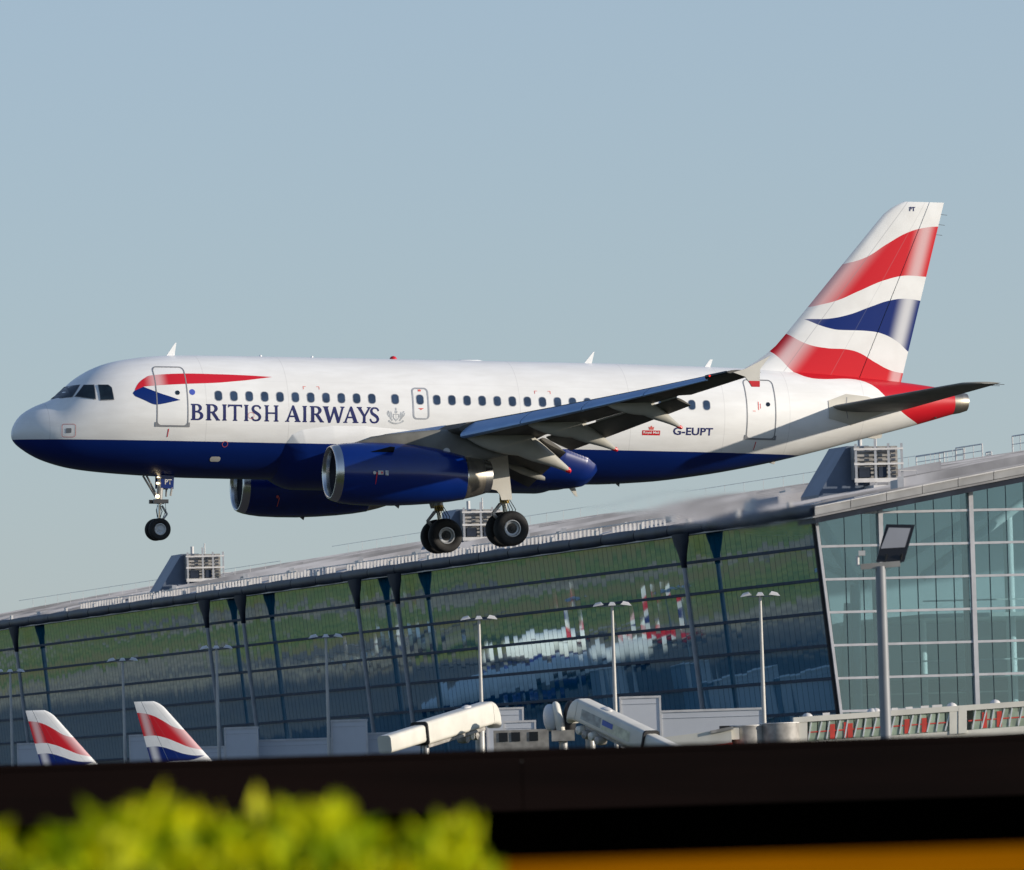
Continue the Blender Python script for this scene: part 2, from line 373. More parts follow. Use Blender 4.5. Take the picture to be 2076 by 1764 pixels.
# cockpit windows, both sides
CW = [[(1.40,.50),(1.80,.90),(2.13,.94),(1.84,.54)], [(1.93,.55),(2.25,.93),(2.53,.93),(2.51,.46)], [(2.67,.93),(2.97,.93),(3.06,.84),(3.09,.45),(2.68,.43)]]
for poly in CW:
    cx_, cz_ = sum(p[0] for p in poly)/len(poly), sum(p[1] for p in poly)/len(poly)
    big = [(cx_+(p[0]-cx_)*1.09, cz_+(p[1]-cz_)*1.09) for p in poly]
    for s in (1, -1):
        g = wrap('cockpit_window', [[big]], M['seal'], .012, step=.1, fn=lambda x, z, o, s=s: sn(x, z, o, s))
        wrap('pane', [[poly]], M['cockpit'], .022, g, step=.1, fn=lambda x, z, o, s=s: sn(x, z, o, s))
# doors
def door(x0, x1, z0, z1, wx_, r=.16):
    d = wrap('door', [ring(x0, x1, z0, z1, r, .035)], M['seal'], .009)
    sill = [(x0-.05, z0-.02), (x1+.05, z0-.02), (x1+.05, z0+.13), (x1-.02, z0+.13), (x1-.03, z0+.035), (x0+.03, z0+.035), (x0+.02, z0+.13), (x0-.05, z0+.13)]
    wrap('door_sill', [[sill]], M['seal'], .014, d)
    if wx_: wrap('door_window', [[disc(wx_, .70, .075)]], M['cockpit'], .012, d)
    wrap('door_mark', [[[(x0+.40, z0-.09), (x0+.435, z0-.09), (x0+.405, z0-.36), (x0+.38, z0-.36)]]], M['red'], .008, d)
    return d
door(4.50, 5.58, -.42, 1.60, 5.23); d4 = door(25.27, 26.38, -.48, 1.56, 26.08)
wrap('door_stencil', [[[(25.70,.50),(25.73,.50),(25.73,.78),(25.70,.78)]], [[(25.78,.55),(25.80,.55),(25.80,.72),(25.78,.72)]], [[(25.5,.45),(25.6,.45),(25.6,.47),(25.5,.47)]]], M['pale_red'], .008, d4)
ex = wrap('overwing_exit', [ring(13.37, 13.95, -.05, 1.03, .14, .05)], M['frame'], .009)
wrap('exit_mark', [[[(13.60,.90),(13.70,.90),(13.70,.965),(13.60,.965)]], [[(13.56,.33),(13.76,.33),(13.66,.27)]]], M['pale_red'], .008, ex)
for a, b in ((9.59, 10.16), (17.70, 18.27)):
    wrap('rescue_mark', [[[(a,.90),(a+.02,.90),(a+.02,.985),(a+.10,.985),(a+.10,1.0),(a,1.0)]], [[(b,.90),(b-.02,.90),(b-.02,.985),(b-.10,.985),(b-.10,1.0),(b,1.0)]]], M['pale_red'], .006)
wrap('static_port', [[rrect(1.55, 1.72, -.68, -.52, .03)]], M['seal'], .006)
wrap('port_outline', [ring(1.42, 1.86, -.82, -.38, .08, .014)], M['pale_red'], .006)
wrap('service_panel', [[rrect(6.48, 6.84, -1.55, -1.39, .075)]], M['offwhite'], .006)
wrap('badge', [[disc(5.735, .73, .10)]], M['dot'], .006)
wrap('panel_outline', [[disc(6.9, -.98, .10), disc(6.9, -.98, .085)], [disc(7.74, -.02, .11), disc(7.74, -.02, .10)]], M['pale_red'], .009)

# ribbon emblem beside the front door
def smooth_poly(P, n=6):
    out = []; L = len(P)
    for i in range(L):
        p0, p1, p2, p3 = (Vector((*P[(i+k) % L], 0)) for k in (-1, 0, 1, 2))
        for j in range(n):
            t = j/n; q = .5*((2*p1)+(-p0+p2)*t+(2*p0-5*p1+4*p2-p3)*t*t+(-p0+3*p1-3*p2+p3)*t**3); out.append((q.x, q.y))
    return out
def cr(P, n=6):
    out = []
    for i in range(len(P)-1):
        p0, p1, p2, p3 = (Vector((*P[max(0, min(len(P)-1, i+k))], 0)) for k in (-1, 0, 1, 2))
        for j in range(n):
            t = j/n; q = .5*((2*p1)+(-p0+p2)*t+(2*p0-5*p1+4*p2-p3)*t*t+(-p0+3*p1-3*p2+p3)*t**3); out.append((q.x, q.y))
    return out + [P[-1]]
rr = cr([(3.80,.75),(3.85,.86),(3.98,1.03),(4.2,1.19),(4.48,1.29),(5.5,1.36),(6.69,1.36),(7.69,1.34),(8.58,1.30)]) + cr([(7.66,1.17),(6.64,1.065),(5.63,1.01),(4.64,.945),(4.12,.89)])
t = NT('ribbon red paint'); x_, y_, z_, v_ = t.xyz()
sh = t.math('MULTIPLY', t.smooth(x_, 4.1, 4.55), t.smooth(x_, 4.6, 5.0, 1, 0))
t.l(t.mix(t.math('MULTIPLY', sh, .45), RED, WHITE), t.p.inputs['Base Color']); setp(t.p, .3, 0, .5, .4)
rb = wrap('ribbon_emblem', [[rr]], t.m, .005); rb['label'] = 'long red and blue ribbon emblem across the front door'
wrap('ribbon_fold', [[cr([(3.795,.745),(3.735,.66),(3.80,.56)])+cr([(4.1,.43),(4.39,.30),(4.61,.30),(4.95,.37)])+cr([(5.31,.455),(4.95,.575),(4.59,.69),(4.10,.885)])]], M['blue'], .0055, rb)

# lettering drawn glyph by glyph (unit cap height)
def arc(cx, cz, rx, rz, a0, a1, n=10): return [(cx+rx*math.cos(rad(a0+(a1-a0)*i/n)), cz+rz*math.sin(rad(a0+(a1-a0)*i/n))) for i in range(n+1)]
def stroke(P, W):
    C = cr(P, 5); n = len(C); L = []; R = []
    for i in range(n):
        a, b = C[max(0, i-1)], C[min(n-1, i+1)]; d = math.hypot(b[0]-a[0], b[1]-a[1]) or 1
        q = i/(n-1)*(len(W)-1); k = min(int(q), len(W)-2); wv = (W[k]+(W[k+1]-W[k])*(q-k))/2
        nx, nz = -(b[1]-a[1])/d, (b[0]-a[0])/d
        L.append((C[i][0]+nx*wv*1.3, C[i][1]+nz*wv)); R.append((C[i][0]-nx*wv*1.3, C[i][1]-nz*wv))
    return L + R[::-1]
GL = {
 'I': [[(0,0),(1,0),(1,.035),(.8,.06),(.8,.94),(1,.965),(1,1),(0,1),(0,.965),(.2,.94),(.2,.06),(0,.035)]],
 'B': [[(0,0),(.55,0)]+arc(.55,.27,.45,.27,-80,80)+[(.62,.54)]+arc(.5,.77,.38,.23,-62,90)+[(0,1),(0,.965),(.1,.94),(.1,.06),(0,.035)],
       [(.32,.06),(.50,.06)]+arc(.50,.27,.28,.21,-80,80)+[(.5,.485),(.32,.485)], [(.32,.56),(.46,.56)]+arc(.46,.755,.22,.185,-80,80)+[(.46,.945),(.32,.945)]],
 'R': [[(0,0),(.36,0),(.36,.035),(.28,.06),(.28,.47),(.38,.47),(.76,0),(1,0),(1,.03),(.93,.05),(.58,.50)]+arc(.45,.745,.37,.255,-60,90)+[(0,1),(0,.965),(.08,.94),(.08,.06),(0,.035)],
       [(.28,.53),(.41,.53)]+arc(.41,.735,.21,.205,-80,80)+[(.41,.945),(.28,.945)]],
 'T': [[(.36,0),(.64,0),(.64,.035),(.575,.06),(.575,.925),(.9,.925),(.97,.85),(1,.85),(1,1),(0,1),(0,.85),(.03,.85),(.1,.925),(.425,.925),(.425,.06),(.36,.035)]],
 'H': [[(0,0),(.3,0),(.3,.035),(.225,.06),(.225,.48),(.775,.48),(.775,.06),(.7,.035),(.7,0),(1,0),(1,.035),(.925,.06),(.925,.94),(1,.965),(1,1),(.7,1),(.7,.965),(.775,.94),(.775,.55),(.225,.55),(.225,.94),(.3,.965),(.3,1),(0,1),(0,.965),(.075,.94),(.075,.06),(0,.035)]],
 'A': [[(0,0),(.24,0),(.24,.03),(.17,.05),(.26,.30),(.62,.30),(.71,.05),(.64,.03),(.64,0),(1,0),(1,.03),(.93,.05),(.56,1.02),(.48,1.02),(.08,.05),(0,.03)], [(.285,.37),(.60,.37),(.445,.8)]],
 'W': [[(0,1),(0,.97),(.04,.95),(.25,-.02),(.33,-.02),(.51,.66),(.67,-.02),(.75,-.02),(.95,.95),(1,.97),(1,1),(.82,1),(.82,.97),(.88,.95),(.735,.28),(.575,.98),(.495,.98),(.335,.28),(.2,.95),(.25,.97),(.25,1)]],
 'Y': [[(.38,0),(.66,0),(.66,.035),(.595,.06),(.595,.42),(.94,.95),(1,.97),(1,1),(.74,1),(.74,.97),(.84,.95),(.54,.5),(.27,.95),(.34,.97),(.34,1),(0,1),(0,.97),(.06,.95),(.445,.42),(.445,.06),(.38,.035)]],
 'S': [stroke([(.90,.80),(.76,.93),(.52,.965),(.28,.92),(.17,.77),(.26,.62),(.5,.51),(.74,.39),(.84,.24),(.73,.09),(.47,.035),(.22,.075),(.06,.24)], [.09,.075,.07,.10,.155,.16,.165,.16,.155,.10,.07,.075,.09])],
}
TXT = [('B',5.67,6.08),('R',6.19,6.66),('I',6.755,6.885),('T',6.95,7.42),('I',7.51,7.64),('S',7.74,8.10),('H',8.21,8.68),
       ('A',8.93,9.45),('I',9.535,9.665),('R',9.79,10.26),('W',10.24,10.98),('A',10.95,11.46),('Y',11.42,11.90),('S',11.86,12.20)]
def bolder(lp, d, hole):
    n = len(lp); A = sum(lp[i][0]*lp[(i+1) % n][1]-lp[(i+1) % n][0]*lp[i][1] for i in range(n)); sg = (1 if A > 0 else -1)*(-1 if hole else 1); out = []
    for i in range(n):
        p, q, r = Vector(lp[i-1]), Vector(lp[i]), Vector(lp[(i+1) % n]); e1, e2 = (q-p), (r-q)
        if e1.length < 1e-6 or e2.length < 1e-6: out.append(tuple(q)); continue
        n1 = Vector((e1.y, -e1.x)).normalized(); n2 = Vector((e2.y, -e2.x)).normalized(); mm = n1+n2
        k = min(1.6, 2/max(.3, mm.length_squared)) if mm.length > .2 else 0
        out.append(tuple(q+mm*k*d*sg))
    return out
for g, a, b in TXT:
    wrap('letter', [[bolder([(a+(b-a)*p[0], -.20+.525*p[1]) for p in lp], .0095, i > 0) for i, lp in enumerate(GL[g])]], M['navy'], .006)
# plain lettering from the built-in font
def text_loops(body, x0, x1, z0, z1, name, material, fn=None, parent=plane, off=.006):
    cu = bpy.data.curves.new('lettering', 'FONT'); cu.body = body; cu.resolution_u = 3; cu.offset = .022
    to = bpy.data.objects.new('lettering', cu); col.objects.link(to)
    dg = bpy.context.evaluated_depsgraph_get(); me = bpy.data.meshes.new_from_object(to.evaluated_get(dg))
    bpy.data.objects.remove(to); bpy.data.curves.remove(cu)
    X = [v.co.x for v in me.vertices]; Y = [v.co.y for v in me.vertices]
    ax, bx_, ay, by = min(X), max(X), min(Y), max(Y)
    for v in me.vertices:
        x = x0+(v.co.x-ax)/(bx_-ax)*(x1-x0); z = z0+(v.co.y-ay)/(by-ay)*(z1-z0)
        v.co = Vector(fn(x, z, off)) if fn else Vector((x, sy(x, z)+off, z))
    me.name = name; me.materials.append(material); return obj(name, me, parent)
text_loops('G-EUPT', 22.58, 24.03, -.41, -.15, 'registration', M['navy'])
# carrier mark, royal post plate, crest
wrap('mail_plate', [[[(21.47,-.435),(22.11,-.435),(22.11,-.275),(21.47,-.275)]]], M['red'], .006)
text_loops('Royal Mail', 21.51, 22.07, -.405, -.305, 'mail_lettering', M['white'], off=.010)
wrap('mail_crown', [[[(21.71,-.25),(21.87,-.25),(21.89,-.14),(21.84,-.18),(21.79,-.11),(21.74,-.18),(21.69,-.14)]]], M['pale_red'], .006)
def ell(x, z, a, b, n=14): return [(x+a*math.cos(2*math.pi*i/n), z+b*math.sin(2*math.pi*i/n)) for i in range(n)]
cr0 = wrap('crest', [[[(12.68,.12),(12.88,.12),(12.88,-.02),(12.78,-.13),(12.68,-.02)], [(12.70,.10),(12.86,.10),(12.86,0),(12.78,-.10),(12.70,0)]],
    [[(12.775,-.09),(12.785,-.09),(12.785,.09),(12.775,.09)]], [ell(12.78, .19, .045, .05)], [ell(12.78, .29, .03, .05)],
    [stroke([(12.66,-.10),(12.60,-.02),(12.58,.08),(12.54,.16),(12.50,.22)], [.03,.05,.06,.045,.03])], [stroke([(12.90,-.10),(12.96,-.02),(12.98,.08),(13.02,.16),(13.06,.22)], [.03,.05,.06,.045,.03])],
    [stroke([(12.55,.02),(12.50,.08),(12.47,.17)], [.02,.025,.015])], [stroke([(13.01,.02),(13.06,.08),(13.09,.17)], [.02,.025,.015])],
    [stroke([(12.60,.20),(12.63,.10),(12.64,.0)], [.02,.02,.02])], [stroke([(12.96,.20),(12.93,.10),(12.92,.0)], [.02,.02,.02])],
    [stroke([(12.52,-.10),(12.62,-.17),(12.78,-.20),(12.94,-.17),(13.04,-.10)], [.05,.045,.05,.045,.05])]], M['crest'], .006, step=.3)
# tail-plane root plate
pl = wrap('stabiliser_plate', [[[(28.37,.88),(29.07,1.13),(29.89,1.06),(30.88,.69),(29.3,.08),(28.39,.28)]]], M['bare'], .02)
wrap('plate_scale', [[[(29.10,.30),(29.13,.30),(29.04,.66),(29.10,1.02),(29.07,1.02),(29.0,.66)]]], M['seal'], .026, pl)

# ---- fin and rudder
def naca(xi, t): return 5*t*(.2969*math.sqrt(max(xi,0))-.126*xi-.3516*xi**2+.2843*xi**3-.1036*xi**4)
XLE = lambda z: 27.27+(z-3.22)*.841
XTE = lambda z: 31.46+(z-1.68)*.2508
XH = lambda z: 30.17+(z-2.47)*.4235
def fin_sec(z, x0, x1, le, te, tk, n=14):
    L = []
    for i in range(n+1):
        x = x1+(x0-x1)*(.5-.5*math.cos(math.pi*i/n)); L.append((x, naca((x-le)/(te-le), tk)*(te-le), z))
    return L + [(x, -y, z) for x, y, z in L[::-1]][1:-1] if abs(L[0][1]) < 1e-4 else L + [(x, -y, z) for x, y, z in L[::-1]][1:]
m = MB(); rings = []
zs = [1.3,1.6,1.9,2.1,2.3,2.5,2.8,3.22,3.8,4.6,5.4,6.2,7.0,7.4,7.62,7.75,7.82,7.86]
for z in zs:
    le = XLE(z)
    if z < 3.2:                     # dorsal fillet sweeps forward
        q = (3.22 - z); le = XLE(z) - .42*max(0, q-.25)**2.0*1.25
    if z > 7.3: le += .38*((z-7.3)/.56)**2.4
    te = XTE(z); tk = .095
    L = []; x0, x1 = le, XH(z)
    for i in range(17):
        x = x1+(x0-x1)*(i/16)**.75 if False else x1+(x0-x1)*(1-math.cos(math.pi/2*(i/16)**1)) ** .62
        xi = max(0, (x-le)/(te-le)); L.append((x, naca(xi, tk)*(te-le)*min(1, (7.98-z)/.25 if z > 7.7 else 1), z))
    rings.append(L + [(x, -y, zz_) for x, y, zz_ in L[::-1][1:]])
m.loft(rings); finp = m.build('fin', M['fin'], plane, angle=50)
m = MB(); rings = []
for z in (1.62,1.9,2.6,3.6,4.6,5.6,6.6,7.4,7.75,7.86):
    le, te = XLE(z), XTE(z); L = []
    for i in range(8):
        x = XH(z)+.03+(te-XH(z)-.03)*i/7; yy = naca((x-le)/(te-le), .095)*(te-le)*.97*min(1, (7.98-z)/.25 if z > 7.7 else 1)+.004
        L.append((x, yy, z))
    rings.append(L + [(x, -y, zz_) for x, y, zz_ in L[::-1]])
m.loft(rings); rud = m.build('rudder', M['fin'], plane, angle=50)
for z in (7.45, 7.1, 6.75):
    m = MB(); m.tube([(XTE(z)-.02,0,z),(XTE(z)+.22,0,z-.02)], .008, 5); m.build('static_wick', M['darkmetal'], rud)
fy = lambda x, z: naca(max(0, (x-XLE(z))/(XTE(z)-XLE(z))), .095)*(XTE(z)-XLE(z))
text_loops('PT', 31.72, 31.93, 7.53, 7.68, 'fin_lettering', M['navy'], fn=lambda x, z, o: (x, fy(x, z)+.012, z), parent=finp)

# ---- tailplanes
for s in (1, -1):
    m = MB(); rings = []
    for y in (.5, 1.0, 2.0, 3.2, 4.4, 5.4, 5.95, 6.14, 6.22):
        k = (y-1.1)/5.1; le = 28.45+k*3.1+(.5*((y-5.9)/.32)**2 if y > 5.9 else 0); te = 31.3+k*1.5; z = .66+(y-1.1)*.132; c_ = te-le
        L = []
        for i in range(15):
            xi = .5+.5*math.cos(math.pi*i/14); L.append((le+xi*c_, s*y, z+naca(xi, .10)*c_*.85))
        L2 = [(le+(.5-.5*math.cos(math.pi*i/14))*c_, s*y, z-naca(.5-.5*math.cos(math.pi*i/14), .10)*c_) for i in range(1, 14)]
        rings.append(L+L2)
    m.loft(rings); st = m.build('tailplane', M['grey'], plane, angle=45)
    m = MB()
    for y in (5.7, 5.95): m.tube([(31.3+(y-1.1)/5.1*1.5, s*y, .66+(y-1.1)*.132), (31.6+(y-1.1)/5.1*1.5, s*y, .66+(y-1.1)*.132)], .01, 5)
    m.build('static_wick', M['darkmetal'], st)

# ---- wings
def wsec(y):
    xle = 11.3+(y-2)*.545
    xte = 17.40 if y < 6.4 else 17.40+(y-6.4)*.303
    z = -1.0+(y-2)*.105+((y-2)/15)**2*.35
    tc = .145-.035*min(1, (y-2)/15); inc = rad(3.2-3.6*(y-2)/15)
    return xle, xte-xle, z, tc, inc
def wpt(y, xi, eta, s=1):
    xle, c_, z, tc, inc = wsec(y)
    return (xle+c_*(xi*math.cos(inc)+eta*math.sin(inc)), s*y, z+c_*(-xi*math.sin(inc)+eta*math.cos(inc)))
def foil(xi, tc, upper): return (naca(xi, tc)*(1.05 if upper else -.92)) + .012*math.sin(math.pi*xi)*(1 if xi < .9 else 1)
def wring(y, x0, x1, s, n=13):
    tc = wsec(y)[3]; L = []
    for i in range(n+1):
        xi = x1+(x0-x1)*math.sin(math.pi/2*i/n)**1.0 if False else x0+(x1-x0)*math.cos(math.pi/2*i/n); L.append(wpt(y, xi, foil(xi, tc, True), s))
    for i in range(1, n+1):
        xi = x0+(x1-x0)*(1-math.cos(math.pi/2*i/n)); L.append(wpt(y, xi, foil(xi, tc, False), s))
    return L
def flap(m, y0, y1, xi0, fc, drop, ang, s, n=7):
    rings = []
    for k in range(n):
        y = y0+(y1-y0)*k/(n-1); xle, c_, z, tc, inc = wsec(y); f = fc*c_ if fc < 1 else fc
        p = Vector(wpt(y, xi0, -drop, s)); a = inc+rad(ang); L = []
        for i in range(11):
            q = .5+.5*math.cos(math.pi*i/10); L.append((q, naca(q, .15)*1.1))
        for i in range(1, 10):
            q = .5-.5*math.cos(math.pi*i/10); L.append((q, -naca(q, .15)*.6))
        rings.append([p+Vector((f*(q*math.cos(a)+e*math.sin(a)), 0, f*(-q*math.sin(a)+e*math.cos(a)))) for q, e in L])
    m.loft(rings)
def fairing(m, tip, s, L, r0, wdt):
    # canoe under the wing: front blends up under the skin, rear droops with the flap
    tx, y, tz = tip; rings = []
    for i in range(15):
        q = i/14; x = tx-L*(1-q)
        xle, c_, z, tc, inc = wsec(y); xi = min(.8, (x-xle)/c_); zw = wpt(y, xi, foil(xi, tc, False))[2]
        zt = zw+.06 if q < .5 else None
        if q < .5: zc = zw+.02
        else:
            q2 = (q-.5)/.5; xm = tx-L*.5; xi2 = min(.8, (xm-xle)/c_); zm = wpt(y, xi2, foil(xi2, tc, False))[2]+.02
            zc = zm+(tz-zm)*q2**1.25
        h_ = r0*math.sin(math.pi*(.06+.90*min(1, q*.86)))**.8*(1 if q < .6 else 1-.62*((q-.6)/.4)**1.1); w_ = wdt*math.sin(math.pi*(.05+.80*q))**.7*(1 if q < .65 else 1-.45*((q-.65)/.35))
        rings.append([(x, s*y+w_*math.cos(2*math.pi*k/16), zc-h_*.45+h_*math.sin(2*math.pi*k/16)) for k in range(16)])
    m.loft(rings); return rings[-1]
for s in (1, -1):
    m = MB(); m.loft([wring(y, 0.0, .80, s) for y in (0.6, 1.4, 2, 2.66)])
    m.loft([wring(y, .11, .80, s) for y in (2.661, 4, 5.28)]); m.loft([wring(y, 0.0, .80, s) for y in (5.281, 5.8, 6.32)])
    m.loft([wring(y, .15, .80, s) for y in (6.321, 8, 9.6, 11.2, 12.4, 13.2)])
    m.loft([wring(y, .15, .995, s) for y in (13.23, 14, 15, 16.12)]); m.loft([wring(y, 0.0, .995, s) for y in (16.121, 16.6, 16.95)])
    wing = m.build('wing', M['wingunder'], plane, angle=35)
    for y0, y1 in ((2.7, 5.25), (6.35, 8.75), (8.80, 11.2), (11.25, 13.65), (13.7, 16.1)):
        m = MB(); rings = []
        for k in range(4):
            y = y0+(y1-y0)*k/3; xle, c_, z, tc, inc = wsec(y); R = []
            sc_ = .20 if y > 6 else .14
            P = [(q*sc_, foil(q*sc_, tc, True)) for q in (1.0, .8, .6, .4, .22, .1, .03, 0)]+[(q*sc_, foil(q*sc_, tc, False)) for q in (.04, .14, .26)]+[(.35*sc_, .0), (.7*sc_, .6*foil(.7*sc_, tc, True))]
            for xi, et in P:
                a = rad(24)
                # droop nose: rotate about the slat rear edge
                px, pz = sc_, foil(sc_, tc, True); rx, rz = xi-px, et-pz
                qx = px+rx*math.cos(a)-rz*math.sin(a); qz = pz+rx*math.sin(a)+rz*math.cos(a)
                R.append(wpt(y, qx-.035, qz-.004, s))
            rings.append(R)
        m.loft(rings); m.build('slat', M['slat'], wing, angle=40)
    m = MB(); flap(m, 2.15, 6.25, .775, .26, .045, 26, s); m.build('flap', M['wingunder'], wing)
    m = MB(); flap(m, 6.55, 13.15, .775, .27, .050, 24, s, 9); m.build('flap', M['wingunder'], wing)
    # spoiler trailing strip: bright cove edges between wing and flap
    m = MB()
    for a, b in ((6.75, 8.1), (9.0, 11.3), (12.3, 13.1), (2.6, 3.2), (4.2, 4.9)):
        m.bar(wpt(a, .80, -.030, s), wpt(b, .80, -.030, s), .03, .055)
    m.build('cove_strip', M['white'], wing, smooth=False)
    for tip, L, r0, wd in (((17.50, 6.2, -1.80), 3.5, .46, .26), ((18.36, 8.6, -1.20), 3.0, .36, .21), ((19.48, 12.0, -.60), 2.5, .29, .17)):
        m = MB(); last = fairing(m, tip, s, L, r0, wd); fo = m.build('flap_track_fairing', M['fairing'], wing, angle=50)
        m = MB(); c0 = sum((Vector(p) for p in last), Vector())/16
        m.loft([[c0+(Vector(p)-c0)*1.06-Vector((.10,0,-.035)) for p in last], [c0+(Vector(p)-c0)*1.0+Vector((.05,0,-.02)) for p in last], [c0+(Vector(p)-c0)*.4+Vector((.10,0,-.03)) for p in last]])
        m.build('fairing_tip', M['red'], fo)
    m = MB(); m.loft([[(16.2+q*1.3, s*3.6+.09*k_*math.cos(a), -1.62-q*.42+.13*k_*math.sin(a)) for a in [2*math.pi*j/10 for j in range(10)]] for q, k_ in ((0,.5),(.4,1),(.8,.9),(1,.5))])
    m.build('flap_track', M['grey'], wing)
    # wing tip fence
    zt = wsec(17)[2]; xt = wsec(17)[0]
    prof = [(xt+.15, zt-.02), (xt+.55, zt+.10), (xt+1.42, zt+.56), (xt+1.34, zt+.46), (xt+1.06, zt+.10), (xt+1.04, zt-.46), (xt+.80, zt-.46), (xt+.55, zt-.15)]
    m = MB(); m.prism([(a, s*17.0, b) for a, b in prof], (0, -.035, 0), (0, .035, 0)); fe = m.build('wingtip_fence', M['offwhite'], wing, smooth=False)
    m = MB(); m.prism([(a, s*17.0, b) for a, b in ((xt+1.05, zt-.28), (xt+1.05, zt-.47), (xt+.79, zt-.47), (xt+.67, zt-.28))], (0, -.04, 0), (0, .04, 0)); m.build('fence_tip', M['red'], fe, smooth=False)
    m = MB(); m.box((xt-.95, s*16.25-.05 if s > 0 else s*16.25-.05, zt-.10), (xt-.05, s*16.25+.55 if s > 0 else s*16.25+.05, zt+.06)) if False else None
    m = MB(); m.tube([wpt(16.15, -.01, -.01, s), wpt(16.9, .01, .0, s)], [.07, .05], 10); m.build('tip_lamp_cover', M['cockpit'], wing)
    m = MB(); p = Vector(wpt(16.35, -.02, -.01, s)); m.revolve([(-.03, .01), (0, .035), (.03, .01)], p+Vector((-.05, s*.03, .0)), (1, 0, 0), 10, True); m.build('tip_lamp', M['navred'], wing)

# ---- engines
for s in (1, -1):
    Y = 5.75*s
    def er(x, r, cz=-2.07, n=48): return [(x, Y+r*math.sin(2*math.pi*k/n), cz+r*math.cos(2*math.pi*k/n)) for k in range(n)]
    m = MB(); m.loft([er(9.61, .952, -2.06), er(9.86, .995, -2.065), er(10.2, 1.03), er(10.8, 1.048), er(11.5, 1.045), er(12.2, 1.01), er(12.9, .935, -2.09), er(13.5, .835, -2.12), er(13.98, .735, -2.14)], caps=False)
    eng = m.build('engine_cowl', M['blue'], plane, angle=60)
    m = MB(); m.loft([er(9.62, .955, -2.06), er(9.45, .91, -2.05), er(9.37, .865, -2.05), er(9.36, .835, -2.05), er(9.42, .80, -2.05), er(9.5, .785, -2.05), er(9.61, .770, -2.05)], caps=False); m.build('intake_lip', M['lip'], eng, angle=80)
    m = MB(); m.loft([er(9.60, .771, -2.05), er(10.1, .78), er(10.6, .80), er(10.62, .2), er(10.25, .02)], caps=True); m.build('intake_duct', M['duct'], eng, angle=40)
    m = MB()
    for k in range(22):
        a = 2*math.pi*k/22; m.bar((10.5, Y+.2*math.sin(a), -2.07+.2*math.cos(a)), (10.5, Y+.78*math.sin(a+.2), -2.07+.78*math.cos(a+.2)), .17, .012, (1, .6, 0))
    m.build('fan', M['fan'], eng, smooth=False)
    m = MB(); m.loft([er(13.975, .728, -2.14), er(14.4, .64, -2.125), er(14.62, .585, -2.11)], caps=False); m.build('nozzle_sleeve', M['nozzle'], eng)
    m = MB(); m.loft([er(14.615, .588, -2.11), er(14.88, .52, -2.09), er(14.88, .49, -2.09), er(14.3, .50, -2.10), er(13.9, .30, -2.1)], caps=True); m.build('nozzle_ring', M['lip'], eng)
    m = MB(); m.loft([er(13.94, .745, -2.135), er(13.985, .737, -2.14)], caps=False); m.build('cowl_edge', M['lip'], eng)
    # strake
    for a in (-48, 48):
        sa, ca = math.sin(rad(a)), math.cos(rad(a))
        P = [(10.55, 1.03, 0), (11.35, 1.03, 0), (11.35, 1.28, 0), (11.2, 1.30, 0)]
        m = MB(); poly = [(q[0], Y+q[1]*sa, -2.07+q[1]*ca) for q in P]; m.prism(poly, (0, -.012*ca, .012*sa), (0, .012*ca, -.012*sa)); m.build('nacelle_strake', M['duct'], eng, smooth=False)
    # stencils on the outboard side of the near cowl
    if s > 0:
        fe_ = lambda x, z, o: (x, Y+math.sqrt(max(0, 1.045**2-(z+2.07)**2))+o, z)
        wrap('cowl_stencil', [[disc(10.62, -2.07, .055)], [[(10.74,-2.13),(10.80,-2.13),(10.80,-2.0),(10.74,-2.0)]], [[(10.80,-2.13),(10.92,-2.13),(10.92,-2.0),(10.80,-2.0)]]], M['offwhite'], .03, eng, fe_)
        wrap('cowl_sticker', [[[(10.99,-2.15),(11.10,-2.15),(11.10,-1.99),(10.99,-1.99)]]], M['crest'], .03, eng, fe_)
        wrap('cowl_mark', [[[(10.68,-2.06),(10.72,-2.06),(10.68,-2.45),(10.66,-2.45)]], [[(10.84,-2.10),(10.90,-2.10),(10.90,-2.03),(10.84,-2.03)]]], M['red'], .034, eng, fe_)
    else:
        fe_ = lambda x, z, o: (x, Y+math.sqrt(max(0, 1.045**2-(z+2.07)**2))+o, z)
        wrap('cowl_stencil', [[disc(10.55, -2.45, .05)], [[(10.60,-2.48),(10.64,-2.48),(10.60,-2.78),(10.58,-2.78)]]], M['pale_red'], .03, eng, fe_)
    m = MB()   # lower drain mast
    m.prism([(11.6, Y, -3.08), (11.8, Y, -3.08), (11.76, Y, -3.2)], (0, -.02, 0), (0, .02, 0)); m.build('drain_mast', M['darkmetal'], eng, smooth=False)
    # pylon: tapered body from the cowl top to the wing underside
    m = MB(); rings = []
    for x, zt, zb, hw in ((10.25, -1.03, -1.10, .03), (10.7, -.90, -1.15, .14), (11.3, -.74, -1.2, .20), (12.1, -.66, -1.3, .22), (12.9, -.58, -1.5, .22), (13.4, -.55, -1.62, .22), (14.0, -.7, -1.66, .21), (14.8, -.9, -1.55, .2), (15.6, -.9, -1.36, .17), (16.3, -.95, -1.15, .10)):
        zc, hh = (zt+zb)/2, (zt-zb)/2
        rings.append([(x, Y+hw*(abs(math.cos(a))**.6)*(1 if math.cos(a) > 0 else -1), zc+hh*(abs(math.sin(a))**.6)*(1 if math.sin(a) > 0 else -1)) for a in [2*math.pi*k/20 for k in range(20)]])
    m.loft(rings); py = m.build('pylon', M['pylon'], plane, angle=50); py['label'] = 'grey engine pylon under the wing'
    m = MB(); m.revolve([(0, .13), (.02, .12), (.02, .001)], (13.35, Y+.215*1, -1.30), (0, 1, 0), 20, False); m.build('pylon_cap', M['frame'], py)

